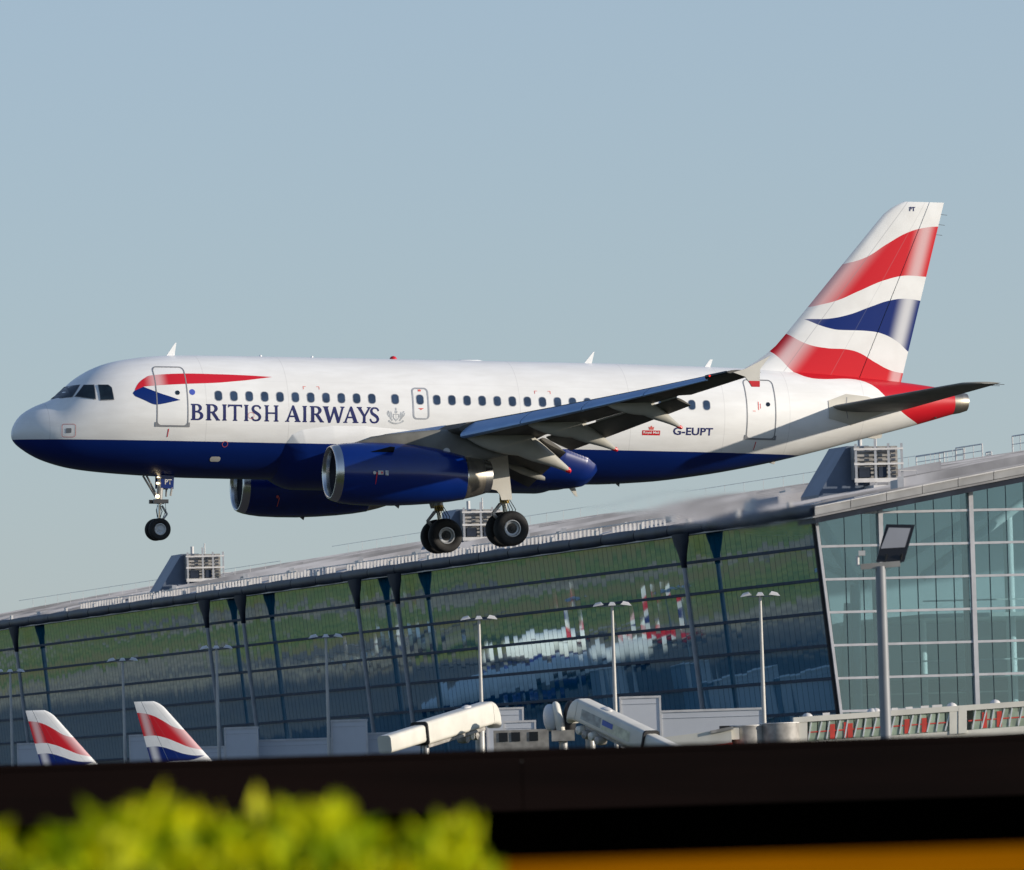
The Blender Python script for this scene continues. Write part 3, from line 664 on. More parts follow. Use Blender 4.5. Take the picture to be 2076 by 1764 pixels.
# ---- antennas, beacon, lamps on the spine and belly
def blade(name, P, material, th=.02):
    m = MB(); m.prism([(a, 0, b) for a, b in P], (0, -th, 0), (0, th, 0)); return m.build(name, material, plane, smooth=False)
blade('blade_antenna', [(5.30, 1.99), (5.62, 2.46), (5.67, 2.48), (5.60, 2.0)], M['white'])
blade('blade_antenna', [(19.98, 2.02), (20.33, 2.45), (20.38, 2.47), (20.27, 2.02)], M['white'])
blade('blade_antenna', [(24.30, 1.98), (24.52, 2.28), (24.62, 2.28), (24.52, 1.98)], M['white'])
blade('blade_antenna', [(19.33, -2.0), (19.66, -2.0), (19.80, -2.48), (19.72, -2.46)], M['offwhite'])
blade('drain_mast', [(21.1, -1.98), (21.3, -1.97), (21.28, -2.12)], M['darkmetal'])
blade('drain_mast', [(30.2, -.30), (30.75, -.17), (30.72, -.30), (30.5, -.33)], M['offwhite'], .05)
blade('drain_mast', [(26.6, -1.2), (26.9, -1.12), (26.85, -1.26)], M['offwhite'], .04)
m = MB(); m.revolve([(0, .13), (.05, .12), (.10, .08), (.125, .001)], (13.25, 0, 2.055), (0, 0, 1), 18); m.build('beacon', M['red'], plane)
m = MB(); m.revolve([(0, .06), (.05, .04), (.07, .001)], (8.6, 0, 2.06), (0, 0, 1), 12); m.build('antenna_dome', M['white'], plane)
m = MB(); m.revolve([(0, .05), (.05, .04), (.07, .001)], (10.4, 0, 2.06), (0, 0, 1), 12); m.build('antenna_dome', M['white'], plane)
m = MB(); m.loft([[(15.5+q*.95, .12*k*math.cos(a), 2.05+.06*k*math.sin(a)) for a in [math.pi*2*j/12 for j in range(12)]] for q, k in ((0,.2),(.15,.9),(.8,1),(1,.3))]); m.build('satellite_dome', M['white'], plane)
m = MB(); m.revolve([(0, .05), (.03, .001)], (32.6, .3, .42), (0, .6, -.8), 10); m.build('tail_vent', M['nozzle'], plane)
m = MB(); m.revolve([(0, .05), (.06, .03), (.08, .001)], (33.84, 0, .98), (1, 0, .1), 10); m.build('tail_lamp', M['darkmetal'], plane)

# ---- landing gear
def wheel(x, y, z, r, wd, rr, s, name='wheel', dish=.0):
    hw = wd/2
    m = MB(); m.revolve([(-hw*.82, rr), (-hw*.98, rr*1.08), (-hw, r*.82), (-hw*.86, r*.94), (-hw*.5, r*.992), (-hw*.36, r), (-hw*.33, r*.985), (-hw*.28, r), (hw*.28, r), (hw*.33, r*.985), (hw*.36, r), (hw*.5, r*.992), (hw*.86, r*.94), (hw, r*.82), (hw*.98, rr*1.08), (hw*.82, rr)], (x, y, z), (0, 1, 0), 44)
    wo_ = m.build(name, M['tyre'], plane, angle=60)
    m = MB(); o = s*hw
    m.revolve([(o*.85, rr*1.01), (o*.93, rr*.97), (o*.93, rr*.86), (o*.62, rr*.78), (o*.55, rr*.5), (o*.60, rr*.46)], (x, y, z), (0, 1, 0), 32); m.build('rim', M['rim'], wo_, angle=30)
    m = MB(); m.revolve([(o*.58, rr*.60), (o*.66, rr*.56), (o*.66, rr*.30), (o*.80, rr*.26), (o*.82, .001)], (x, y, z), (0, 1, 0), 24); m.build('hub', M['hub' if name == 'main_wheel' else 'rim'], wo_)
    return wo_
for s in (1, -1):
    gy = 3.80*s
    for dy in (.46, -.46): wheel(16.12, gy+dy, -3.75, .59, .43, .29, 1 if dy*1 > 0 else -1, 'main_wheel')
    m = MB(); m.tube([(15.92, gy, -1.2), (16.02, gy, -2.75)], [.17, .155], 18); leg = m.build('main_gear_leg', M['gearmetal'], plane)
    m = MB(); m.tube([(16.02, gy, -2.72), (16.10, gy, -3.62)], .085, 16); m.build('piston', M['chrome'], leg)
    m = MB(); m.tube([(16.02, gy, -2.70), (16.035, gy, -2.90)], .165, 18); m.build('sleeve', M['brass'], leg)
    m = MB(); m.tube([(16.12, gy-.5, -3.75), (16.12, gy+.5, -3.75)], .075, 12); m.revolve([(-.14, .10), (.14, .10)], (16.12, gy, -3.72), (0, 0, 1), 12, True); m.build('axle', M['darkmetal'], leg)
    m = MB()
    for dy in (-.07, .07):
        m.bar((15.9, gy+dy*1.6, -2.9), (15.62, gy+dy, -3.25), .05, .07); m.bar((15.62, gy+dy, -3.25), (16.0, gy+dy*1.6, -3.6), .05, .07)
    m.build('torque_link', M['gearmetal'], leg, smooth=False)
    m = MB(); m.tube([(16.0, gy-s*.1, -2.5), (16.0, gy-s*1.5, -1.5)], .07, 10); m.build('side_brace', M['gearmetal'], leg)
    m = MB(); random.seed(3)
    for k in range(5):
        a = -.25+.12*k; m.tube([(16.0+a*.6, gy+.17, -2.75), (16.15+a*.9, gy+.2, -3.1), (16.2+a*.5, gy+.15, -3.5)], .014, 6)
    m.build('hydraulic_hose', M['tyre'], leg)
    P = [(15.33,-1.25), (16.03,-1.25), (16.08,-1.75), (16.20,-2.78), (15.83,-2.80), (15.77,-2.62), (15.66,-2.48), (15.42,-2.43)]
    m = MB(); m.prism([(a, gy+s*.30, b) for a, b in P], (0, -.025, 0), (0, .025, 0)); m.build('gear_door', M['offwhite'], leg, smooth=False)
for s in (1, -1): wheel(5.06, .25*s, -3.80, .375, .22, .20, s, 'nose_wheel')
m = MB(); m.tube([(5.17, 0, -1.9), (5.10, 0, -2.95)], [.11, .10], 16); ng = m.build('nose_gear_leg', M['gearmetal'], plane)
m = MB(); m.tube([(5.10, 0, -2.9), (5.06, 0, -3.72)], .065, 14); m.build('piston', M['chrome'], ng)
m = MB(); m.tube([(5.06, -.3, -3.80), (5.06, .3, -3.80)], .05, 10); m.build('axle', M['darkmetal'], ng)
m = MB()
for dy in (-.1, .1): m.tube([(4.60, dy*2.2, -2.0), (5.02, dy, -2.72)], .035, 8)
m.build('drag_brace', M['gearmetal'], ng)
m = MB(); m.bar((5.2, 0, -3.0), (5.38, 0, -3.28), .10, .05); m.bar((5.38, 0, -3.28), (5.15, 0, -3.58), .10, .05); m.build('torque_link', M['gearmetal'], ng, smooth=False)
m = MB(); m.tube([(4.98, -.32, -2.86), (4.98, .32, -2.86)], .055, 10); m.box((4.84, -.34, -2.93), (5.34, -.22, -2.80)); m.box((4.84, .22, -2.93), (5.34, .34, -2.80)); m.build('steering_unit', M['darkmetal'], ng)
m = MB(); m.tube([(5.10, .13, -3.0), (5.17, .15, -3.2), (5.1, .1, -3.45)], .016, 6); m.tube([(5.02, .12, -3.0), (4.97, .14, -3.15), (5.03, .1, -3.4)], .016, 6); m.tube([(5.3, .05, -2.9), (5.33, .05, -3.15), (5.2, .02, -3.5)], .013, 6); m.build('hydraulic_hose', M['tyre'], ng)
for dz, rr_, yy in ((-2.70, .055, .14), (-2.26, .035, .16), (-2.06, .02, .22)):
    m = MB(); m.revolve([(.07, .001), (.07, rr_), (0, rr_*1.15), (-.08, rr_*.4)], (5.02, yy, dz), (-.7, .7, 0), 14); m.build('landing_lamp', M['lamp'], ng)
for s in (1, -1):
    P = [(5.06, -1.96), (5.52, -1.98), (5.50, -2.45), (5.06, -2.42)]
    m = MB(); m.prism([(a, s*.36, b) for a, b in P], (0, -.015, 0), (0, .015, 0)); nd = m.build('nose_gear_door', M['blue'], ng, smooth=False)
    m = MB(); m.bar((5.45, s*.36, -2.4), (5.42, s*.30, -2.68), .05, .05); m.build('door_link', M['gearmetal'], nd, smooth=False)
    if s > 0: text_loops('PT', 5.20, 5.44, -2.30, -2.13, 'door_lettering', M['offwhite'], fn=lambda x, z, o: (x, .381, z), parent=nd)
# ------------------------------------------------------------------ terminal materials
M['concrete'] = mat('pale concrete', (.42, .41, .39), .8, var=.12, vs=.4)
M['steelgrey'] = mat('light grey mullion metal', (.50, .50, .52), .35, metal=.2, var=.08)
M['transom'] = mat('dark blue transom metal', (.016, .032, .062), .6, spec=.12, var=.2)
M['roofmetal'] = mat('grey standing seam roof metal', (.36, .355, .37), .45, metal=.3, var=.40, vs=.16, sc=(1, 1, 1))
M['gutter'] = mat('dark gutter metal', (.022, .030, .048), .5, spec=.2, var=.4, vs=.3)
M['verge'] = mat('grey verge metal', (.34, .335, .33), .45, metal=.1, var=.2, vs=.4)
M['strut'] = mat('grey painted strut steel', (.34, .35, .37), .5, spec=.2, var=.1)
M['struthead'] = mat('dark strut head casting', (.018, .024, .038), .6, spec=.15)
M['roofwhite'] = mat('white roof fittings paint', (.62, .60, .58), .5, var=.1)
M['unitblue'] = mat('slate blue roof cladding', (.115, .145, .20), .45, metal=.3, var=.12, vs=.5)
M['louvre'] = mat('grey plant louvre', (.30, .285, .265), .5, var=.25, vs=1.5)
M['podwhite'] = mat('white pod cladding', (.60, .61, .63), .45, var=.05, vs=.3)
M['bridge'] = mat('warm white bridge skin', (.62, .60, .54), .4, var=.08, vs=.6)
M['rubber'] = mat('black bellows rubber', (.012, .012, .014), .7)
M['pole'] = mat('galvanised pole', (.24, .25, .27), .5, metal=.1, var=.1)
M['polewhite'] = mat('pale pole paint', (.52, .50, .46), .45, var=.06)
M['black'] = mat('black lamp housing', (.010, .010, .012), .4)
M['lens'] = mat('frosted lamp lens', (.34, .34, .36), .35, var=.06)
M['red_door'] = mat('red panel print', (.50, .045, .03), .5)
M['interior'] = mat('pale interior wall', (.40, .46, .48), .7, var=.12, vs=.15)
M['interior_white'] = mat('white interior steel', (.75, .77, .76), .5, var=.05)
M['slab'] = mat('interior slab edge', (.66, .72, .70), .5)
M['plant'] = mat('indoor plant leaf', (.03, .075, .03), .6, var=.4, vs=1.0)
def glass_east():
    t = NT('coated solar glass'); t.p.inputs['Base Color'].default_value = (.001, .10, .19, 1)
    setp(t.p, .03, 0, .5)
    g = t.n('ShaderNodeBsdfGlossy'); g.inputs['Roughness'].default_value = .015; g.inputs['Color'].default_value = (.66, .93, 1.0, 1)
    mx = t.n('ShaderNodeMixShader'); fr = t.n('ShaderNodeFresnel'); fr.inputs[0].default_value = 3.8
    t.l(t.math('MULTIPLY', fr.outputs[0], 1.0, clamp=True), mx.inputs[0]); t.l(t.p.outputs[0], mx.inputs[1]); t.l(g.outputs[0], mx.inputs[2]); t.l(mx.outputs[0], t.out.inputs[0])
    return t.m
def glass_north():
    t = NT('tinted clear glass')
    tr = t.n('ShaderNodeBsdfTransparent'); tr.inputs[0].default_value = (.55, .70, .75, 1)
    g = t.n('ShaderNodeBsdfGlossy'); g.inputs['Roughness'].default_value = .02; g.inputs['Color'].default_value = (.72, .90, .95, 1)
    mx = t.n('ShaderNodeMixShader'); fr = t.n('ShaderNodeFresnel'); fr.inputs[0].default_value = 1.9
    t.l(t.math('ADD', fr.outputs[0], .09), mx.inputs[0]); t.l(tr.outputs[0], mx.inputs[1]); t.l(g.outputs[0], mx.inputs[2]); t.l(mx.outputs[0], t.out.inputs[0])
    return t.m
M['eglass'] = glass_east(); M['nglass'] = glass_north()

# ------------------------------------------------------------------ terminal building
# frame: s runs south along the long shaded side, t runs into the building, z up
CG = Vector((25.21, 700.0, 0)); ANG = rad(15.5)
uS = Vector((-math.sin(ANG), math.cos(ANG), 0)); wT = Vector((math.cos(ANG), math.sin(ANG), 0)); ZV = Vector((0, 0, 1))
def T(s, t, z): return CG + uS*s + wT*t + ZV*z
lean = lambda z: -(z-9.59)*.100
def roofz(t):
    t = t if t < 88 else 176-t
    return 26.1 + .172*t - .00033*t*t if t < 70 else 26.1+.172*70-.00033*4900 + (t-70)*.126 - (t-70)**2*.0033
term = empty('terminal_building', Matrix.Translation(T(0, 0, 0)))
tag(term, 'long glass airport terminal with grey curved roof and outward leaning shaded facade', 'terminal')
inv_t = Matrix.Translation(-CG)
def tb(mb, name, material, smooth=False, parent=None, angle=38):
    mb.v = [tuple(Vector(p)-CG) for p in mb.v]; return mb.build(name, material, parent or term, smooth, angle)
ZR = [4.66, 7.28, 9.90, 12.52, 15.14, 17.76, 20.38, 23.0, 25.25]
PW = 1.45; NC = 273
rng = random.Random(11)
# shared pane meshes, one per row height
def pane_mesh(h):
    b = MB(); b.box((-.69, -.02, -h/2+.02), (.69, .02, h/2-.02)); return b.mesh('pane', M['eglass'], False)
pm = {2.62: pane_mesh(2.62), 2.25: pane_mesh(2.25)}
la = math.atan(.100)
rest = MB()
bias = [rng.gauss(0, .0016) for _ in range(NC)]
for i in range(NC):
    for k in range(8):
        z0, z1 = ZR[k], ZR[k+1]; zc = (z0+z1)/2; h = round(z1-z0, 2)
        c = T((i+.5)*PW, lean(zc), zc)
        yaw = rng.gauss(0, .0022) + bias[i]; tilt = -la + rng.gauss(0, .0010)
        R = Matrix(((uS.x, wT.x, 0), (uS.y, wT.y, 0), (0, 0, 1))).to_4x4() @ Matrix.Rotation(yaw, 4, 'Z') @ Matrix.Rotation(-tilt, 4, 'X')
        if k >= 2 and i < 36:
            o = obj('pane', pm[h], term); o.matrix_local = Matrix.Translation(c-CG) @ R
        else:
            hw, hh = .69, h/2-.02
            P = [c + (R @ Vector((a*hw, e, b*hh))) for e in (-.02, .02) for a, b in ((-1,-1),(1,-1),(1,1),(-1,1))]
            rest.add(P, [(0,1,2,3),(7,6,5,4),(0,4,5,1),(1,5,6,2),(2,6,7,3),(3,7,4,0)])
o = tb(rest, 'pane', M['eglass']); o['kind'] = 'stuff'
m = MB(); L = 398
m.add([T(.1, lean(4)+.45, 4), T(L, lean(4)+.45, 4), T(L, lean(26)+.45, 26), T(.1, lean(26)+.45, 26)], [(0,1,2,3)]); tb(m, 'facade_backing', M['gutter'])
m = MB(); m.add([T(-.05, lean(0)+.3, 0), T(L, lean(0)+.3, 0), T(L, lean(4.6)+.3, 4.62), T(-.05, lean(4.6)+.3, 4.62)], [(0,1,2,3)]); tb(m, 'facade_plinth', M['concrete'])
for z in ZR[:-1]:
    m = MB(); m.bar(T(-.1, lean(z)-.10, z), T(L, lean(z)-.10, z), .34, .23); tb(m, 'transom', M['transom'])
for i in range(0, 1):
    m = MB(); m.bar(T(i*PW if i else .02, lean(4)-.05, 4), T(i*PW if i else .02, lean(25.2)-.05, 25.2), .10, .14, tuple(uS)); tb(m, 'facade_mullion', M['transom'])
# outside struts with flared heads
for s0 in (32.2, 125.8, 140.7, 186.5, 202.0, 293.2):
    m = MB(); m.tube([T(s0, lean(z)-1.5, z) for z in (0, 8, 16, 22.5)], [.19, .20, .20, .18], 14); st = tb(m, 'strut', M['strut'], True)
    m = MB(); m.loft([[T(s0+w_*math.cos(a), lean(z)-1.5+.24*math.sin(a)*(1 if z < 24 else 1.3), z) for a in [2*math.pi*j/12 for j in range(12)]] for z, w_ in ((22.5, .20), (22.9, .42), (23.7, 1.1), (24.6, 1.9), (25.3, 2.4))]); h_ = tb(m, 'strut_head', M['struthead'], True)
    h_.parent = st
# roof: overlapping sheets running from eave to ridge
NSTR = 26; random.seed(5)
for k in range(NSTR):
    s0, s1 = -2.2+k*15.5, -2.2+(k+1)*15.5; m = MB()
    rings = []
    ts = [-2.3, -1, 1, 4, 10, 18, 28, 40, 52, 64, 76, 88, 110, 140, 178.3]
    for t_ in ts:
        b_ = .0 if t_ < 3 else .26
        rings.append([T(s0, t_, roofz(t_)+.18+b_), T(s1, t_, roofz(t_)+.05+b_*.3), T(s1, t_, roofz(t_)-.5), T(s0, t_, roofz(t_)-.5)])
    m.loft(rings); rs = tb(m, 'roof_sheet', M['roofmetal'])
    m = MB()
    for j in range(1, 7):
        sj = s0+(s1-s0)*j/7; f_ = j/7
        for a, b in zip(ts[3:11], ts[4:12]): m.bar(T(sj, a, roofz(a)+.44-.33*f_+.04), T(sj, b, roofz(b)+.44-.33*f_+.04), .09, .10)
    sm = tb(m, 'standing_seam', M['roofmetal']); sm.parent = rs; sm['kind'] = 'stuff'
# raised roof lights lying along the slope
for s0, t0, t1 in ((6, 8, 20), (22, 26, 40), (60, 5, 22), (75, 20, 34), (95, 5, 22), (118, 8, 30), (150, 6, 26), (172, 6, 24), (200, 6, 26), (228, 8, 26), (252, 6, 20), (40, 6, 14), (14, 34, 52)):
    m = MB(); P = [T(s0, t0, roofz(t0)+.35), T(s0, t1, roofz(t1)+.35), T(s0+3.5, t1, roofz(t1)+.25), T(s0+3.5, t0, roofz(t0)+.25)]
    m.add(P+[p+ZV*.75 for p in P], [(0,1,2,3),(4,5,6,7),(0,1,5,4),(1,2,6,5),(2,3,7,6),(3,0,4,7)]); rl = tb(m, 'roof_light', M['roofmetal'])
    m = MB(); m.bar(T(s0-.1, t0-.3, roofz(t0)+.3), T(s0-.1, t0-.3, roofz(t0)+1.2), .3, .5); e_ = tb(m, 'end_cap', M['roofwhite']); e_.parent = rl
# eave gutter, built in sagging lengths, and north verge
for k in range(40):
    s0, s1 = -2.2+k*10, -2.2+(k+1)*10-.25; m = MB(); rings = []
    for i in range(7):
        q = i/6; s_ = s0+(s1-s0)*q; r_ = .40+.05*math.sin(math.pi*q)
        rings.append([T(s_, -2.3+.75*r_*math.cos(a), 25.78+r_*1.15*math.sin(a)) for a in [2*math.pi*j/12 for j in range(12)]])
    m.loft(rings); tb(m, 'gutter', M['gutter'], True)
m = MB(); m.add([T(-2, -2.3, 25.5), T(L, -2.3, 25.5), T(L, -1.2, 25.35), T(-2, -1.2, 25.35)], [(0,1,2,3)]); tb(m, 'soffit', M['gutter'])
for k in range(60):
    t0, t1 = -2.2+k*3, -2.2+(k+1)*3-.05; m = MB()
    P = [T(-2.35, t0, roofz(t0)-.30), T(-2.35, t1, roofz(t1)-.30), T(-2.35, t1, roofz(t1)+.30), T(-2.35, t0, roofz(t0)+.30)]
    m.prism(P, -uS*.10, uS*.10); vb = tb(m, 'verge_board', M['verge'])
    m = MB(); m.bar(T(-2.5, t0, roofz(t0)+.33), T(-2.5, t1, roofz(t1)+.33), .12, .10); q = tb(m, 'drip_edge', M['roofwhite']); q.parent = vb
m = MB(); rings = [[T(-1.9, t_, roofz(t_)-.52), T(3, t_, roofz(t_)-.52), T(3, t_, roofz(t_)-.95), T(-1.9, t_, roofz(t_)-.95)] for t_ in (-2.0, 5, 12, 20, 40, 88, 176)]
m.loft(rings); tb(m, 'verge_soffit', M['gutter'])
# walkway posts and rail above the eave
m = MB(); s_ = 46
while s_ < 272:
    if int(s_) % 31 > 2: m.bar(T(s_, -.3, roofz(-.3)+.2), T(s_, -.3, roofz(-.3)+1.10+.12*math.sin(s_*.9)), .20, .16, tuple(uS))
    s_ += 1.30
o = tb(m, 'walkway_posts', M['roofwhite']); o['kind'] = 'stuff'
for a, b in ((46, 108), (112, 170), (174, 232), (236, 272)):
    m = MB(); m.bar(T(a, -.3, roofz(-.3)+1.12), T(b, -.3, roofz(-.3)+1.12), .10, .10); m.bar(T(a, -1.1, roofz(-1)+.28), T(b, -1.1, roofz(-1)+.28), .3, .16); tb(m, 'walkway_rail', M['roofwhite'])
for k in range(28):
    s_ = 5+k*14; m = MB(); m.box((-.35, -.12, 0), (.35, .12, .55), lambda x, y, z: T(s_+x, -2.0+y, 26.15+z)); tb(m, 'gutter_bracket', M['roofwhite'])
# thin safety line along the ridge
for (s0, s1, t_) in ((150, 396, 60), (262, 396, 20)):
    m = MB()
    for k in range(int((s1-s0)/7)): m.tube([T(s0+k*7, t_, roofz(t_)), T(s0+k*7, t_, roofz(t_)+1.6)], .025, 5)
    m.tube([T(s0, t_, roofz(t_)+1.55), T(s1, t_, roofz(t_)+1.55)], .025, 5); tb(m, 'safety_line', M['roofwhite'])
# hoop railings on the skyline at the right
for U0, U1, hh in ((1856, 1912, 1.25), (1903, 1952, 1.3), (1937, 1990, 1.5), (1998, 2008, .6), (2052, 2100, 1.8)):
    t_ = 66; a = onplane(U0, 910, T(0, t_, 0), wT); b = onplane(U1, 900, T(0, t_, 0), wT)
    a.z = roofz(t_)+.2; b.z = roofz(t_)+.2; m = MB(); d = (b-a)
    for q in (0, 1): m.tube([a+d*q, a+d*q+ZV*hh], .07, 6)
    m.tube([a+ZV*hh, b+ZV*hh], .07, 6); m.tube([a+ZV*hh*.55, b+ZV*hh*.55], .04, 6)
    for q in (.33, .66): m.tube([a+d*q, a+d*q+ZV*hh], .04, 6)
    tb(m, 'roof_railing', M['roofwhite'], True)
# north wall: clear glass bays
TE = [.95, 2.42, 3.90, 5.42, 6.94, 8.46, 9.98, 11.5, 13.02, 14.54, 16.06, 17.58, 19.1, 20.6]
ZN = ZR[:-1] + [25.62]
def quadpane(P):
    b = MB(); b.prism(P, -uS*.02, uS*.02); return tb(b, 'pane', M['nglass'])
for k in range(len(ZN)):
    z0 = ZN[k]
    for j in range(len(TE)):
        t1 = TE[j]; t0 = TE[j-1] if j else None
        if k < len(ZN)-1: za = zb = ZN[k+1]
        else:
            za, zb = roofz(t0 if j else -1)-.75, roofz(t1)-.75
            if min(za, zb) < z0+.25: continue
        a0, a1 = (lean(z0)+.25, lean(za)+.25) if j == 0 else (t0, t0)
        quadpane([T(0, a0+.03, z0+.03), T(0, t1-.03, z0+.03), T(0, t1-.03, zb-.03), T(0, a1+.03, za-.03)])
for z in ZN:
    m = MB(); m.bar(T(-.16, lean(z)+.1, z), T(-.16, 21.5, z), .30, .19); tb(m, 'transom', M['steelgrey'])
for t_ in TE:
    main = t_ in (3.90, 11.5, 19.1); m = MB(); zt = roofz(t_)-.7
    if main: m.bar(T(-.20, t_, 3.5), T(-.20, t_, zt), .36, .40, tuple(uS)); tb(m, 'mullion', M['steelgrey'])
    else: m.bar(T(.06, t_, 3.5), T(.06, t_, zt), .07, .10, tuple(uS)); tb(m, 'glazing_bar', M['transom'])
    if main:
        m = MB(); m.bar(T(.35, t_-.42, 3.5), T(.35, t_-.42, zt), .38, .5, tuple(uS)); tb(m, 'inner_column', M['transom'])
m = MB(); m.bar(T(-.22, lean(3.5)+.12, 3.5), T(-.22, lean(25.6)+.12, 25.6), .22, .30, tuple(uS)); tb(m, 'corner_post', M['steelgrey'])
m = MB(); m.bar(T(-.05, lean(3.5)-.12, 3.5), T(-.05, lean(25.6)-.12, 25.6), .22, .25, tuple(uS)); tb(m, 'corner_joint', M['rubber'])
m = MB(); m.add([T(0, .4, 0), T(0, 21, 0), T(0, 21, 4.6), T(0, .1, 4.6)], [(0,1,2,3)]); tb(m, 'north_plinth', M['concrete'])
# room behind the clear glass
m = MB(); m.add([T(26, .6, 0), T(26, 60, 0), T(26, 60, 34), T(26, .6, 26)], [(0,1,2,3)]); tb(m, 'inner_wall', M['interior'])
for z_, s0, t0 in ((7.0, 3.2, 6.2), (9.9, 8, 1.2), (12.4, 3.0, 6.5), (17.2, 3.5, 8.5)):
    m = MB(); m.box((s0, t0, z_), (25.9, 60, z_+.32), lambda x, y, z: T(x, y, z)); sl = tb(m, 'floor_slab', M['slab'])
    m = MB(); m.bar(T(s0+.05, t0, z_+1.35), T(s0+.05, 60, z_+1.35), .08, .12); hr = tb(m, 'handrail', M['slab']); hr.parent = sl
for P, r_ in (([(2.5, 2.4, 20.4), (2.5, -.4, 25.3)], .45), ([(2.5, 2.6, 20.2), (2.5, 13.8, 25.6)], .42), ([(2.5, 2.5, 20.0), (2.5, 2.3, 4)], .42), ([(2.7, 2.0, 18.5), (2.7, .9, 4)], .40), ([(4, 4.0, 20.0), (4, -.4, 22.0)], .3),
              ([(9, 10.1, 17.2), (9, 10.1, 4)], .35), ([(3.5, 19.0, 27.5), (3.5, 8.5, 20.5)], .38), ([(7, 17, 26), (7, 17, 4)], .4)):
    m = MB(); m.tube([T(*p) for p in P], r_, 12); tb(m, 'interior_strut', M['interior_white'], True)
m = MB(); random.seed(2)
for t_, z_ in ((1.4, 5.6), (6.2, 5.7), (7.6, 5.5), (3.3, 5.2)):
    for k in range(160):
        a = Vector((random.gauss(0, .5), random.gauss(0, .65), random.gauss(0, .75))); c = T(2.2, t_, z_+.4)+a
        d = Vector((random.uniform(-1, 1), random.uniform(-1, 1), random.uniform(-1, 1)))*.22; e = Vector((random.uniform(-1, 1), random.uniform(-1, 1), random.uniform(-1, 1)))*.16
        m.add([c-d, c+e, c+d, c-e], [(0, 1, 2, 3)])
o = tb(m, 'indoor_foliage', M['plant']); o['kind'] = 'stuff'
for t_, z_ in ((12.6, 15.2), (12.6, 11.2)):
    m = MB(); m.tube([T(5, t_, 4), T(5, t_, z_)], .09, 8); m.loft([[T(5+.4*math.sin(a), t_+k*math.cos(a), z) for a in [2*math.pi*j/14 for j in range(14)]] for z, k in ((z_, .4), (z_+.15, 1.1), (z_+.3, .5))]); tb(m, 'indoor_lamp', M['transom'], True)

# ------------------------------------------------------------------ roof plant units
def roof_unit(s0, t0, lab):
    base = roofz(t0)+.6; e = empty('roof_plant_unit', Matrix.Translation(T(s0, t0, base)))
    fr = lambda x, y, z: T(s0+x, t0+y, base+z)-T(s0, t0, base)
    def bl(mb, name, mt): return mb.build(name, mt, e, False)
    m = MB(); P = [(0, 0, -1.6), (0, 0, .1), (0, 2.6, 4.1), (0, 4.5, 4.1), (0, 4.5, -.8)]
    m.prism([fr(*p) for p in P], (0, 0, 0), tuple(uS*5.0)); bl(m, 'hood', M['unitblue'])
    m = MB(); m.box((-2.6, 4.0, -.5), (.2, 7.4, .70), fr); bl(m, 'base_slab', M['roofwhite'])
    m = MB(); m.box((-.9, 2.9, 1.25), (4.0, 6.7, 4.0), fr); bd = bl(m, 'louvre_body', M['louvre'])
    for j in range(7):
        m = MB(); m.box((-1.08, 2.95, 1.35+j*.36), (-.903, 6.65, 1.53+j*.36), fr); q = bl(m, 'louvre_blade', M['louvre']); q.parent = bd
    for y in (2.9, 4.6, 5.75, 6.9):
        m = MB(); m.bar(fr(-1.42, y, .75), fr(-1.42, y, 4.2+(.5 if y == 4.6 else 0)), .16, .20); bl(m, 'frame_post', M['roofwhite'])
    for z in (1.15, 2.5, 3.75):
        m = MB(); m.bar(fr(-1.50, 2.7, z), fr(-1.50, 7.0, z), .12, .16 if z > 1.2 else .34); bl(m, 'frame_rail', M['roofwhite'])
    m = MB(); m.box((-1.28, 4.9, 1.40), (-1.09, 5.6, 2.3), fr); bl(m, 'duct_box', M['gutter'])
    m = MB(); m.box((-1.28, 3.2, 1.40), (-1.09, 4.2, 2.2), fr); bl(m, 'duct_box', M['gutter'])
    m = MB(); m.tube([fr(.5, 5.3, 4), fr(.5, 5.3, 5.2)], .07, 6); m.tube([fr(.5, 3.9, 4), fr(.5, 3.9, 4.9)], .18, 8); bl(m, 'vent_pipe', M['roofwhite'])
    m = MB(); m.bar(fr(-1.6, 6.6, 1.9), fr(-1.6, 8.1, 1.9), .06, .06); m.bar(fr(-1.6, 8.1, .1), fr(-1.6, 8.1, 1.9), .06, .06); bl(m, 'side_rail', M['roofwhite'])
    tag(e, lab, 'roof unit', 'plant units on the terminal roof')
roof_unit(32, 9.0, 'rooftop plant unit with slate blue hood right below the landing airliner tail')
roof_unit(157, 9.0, 'rooftop plant unit partly hidden behind the main wheels of the landing airliner')
roof_unit(273, 9.0, 'leftmost rooftop plant unit with slate blue hood, below the nose wheel')
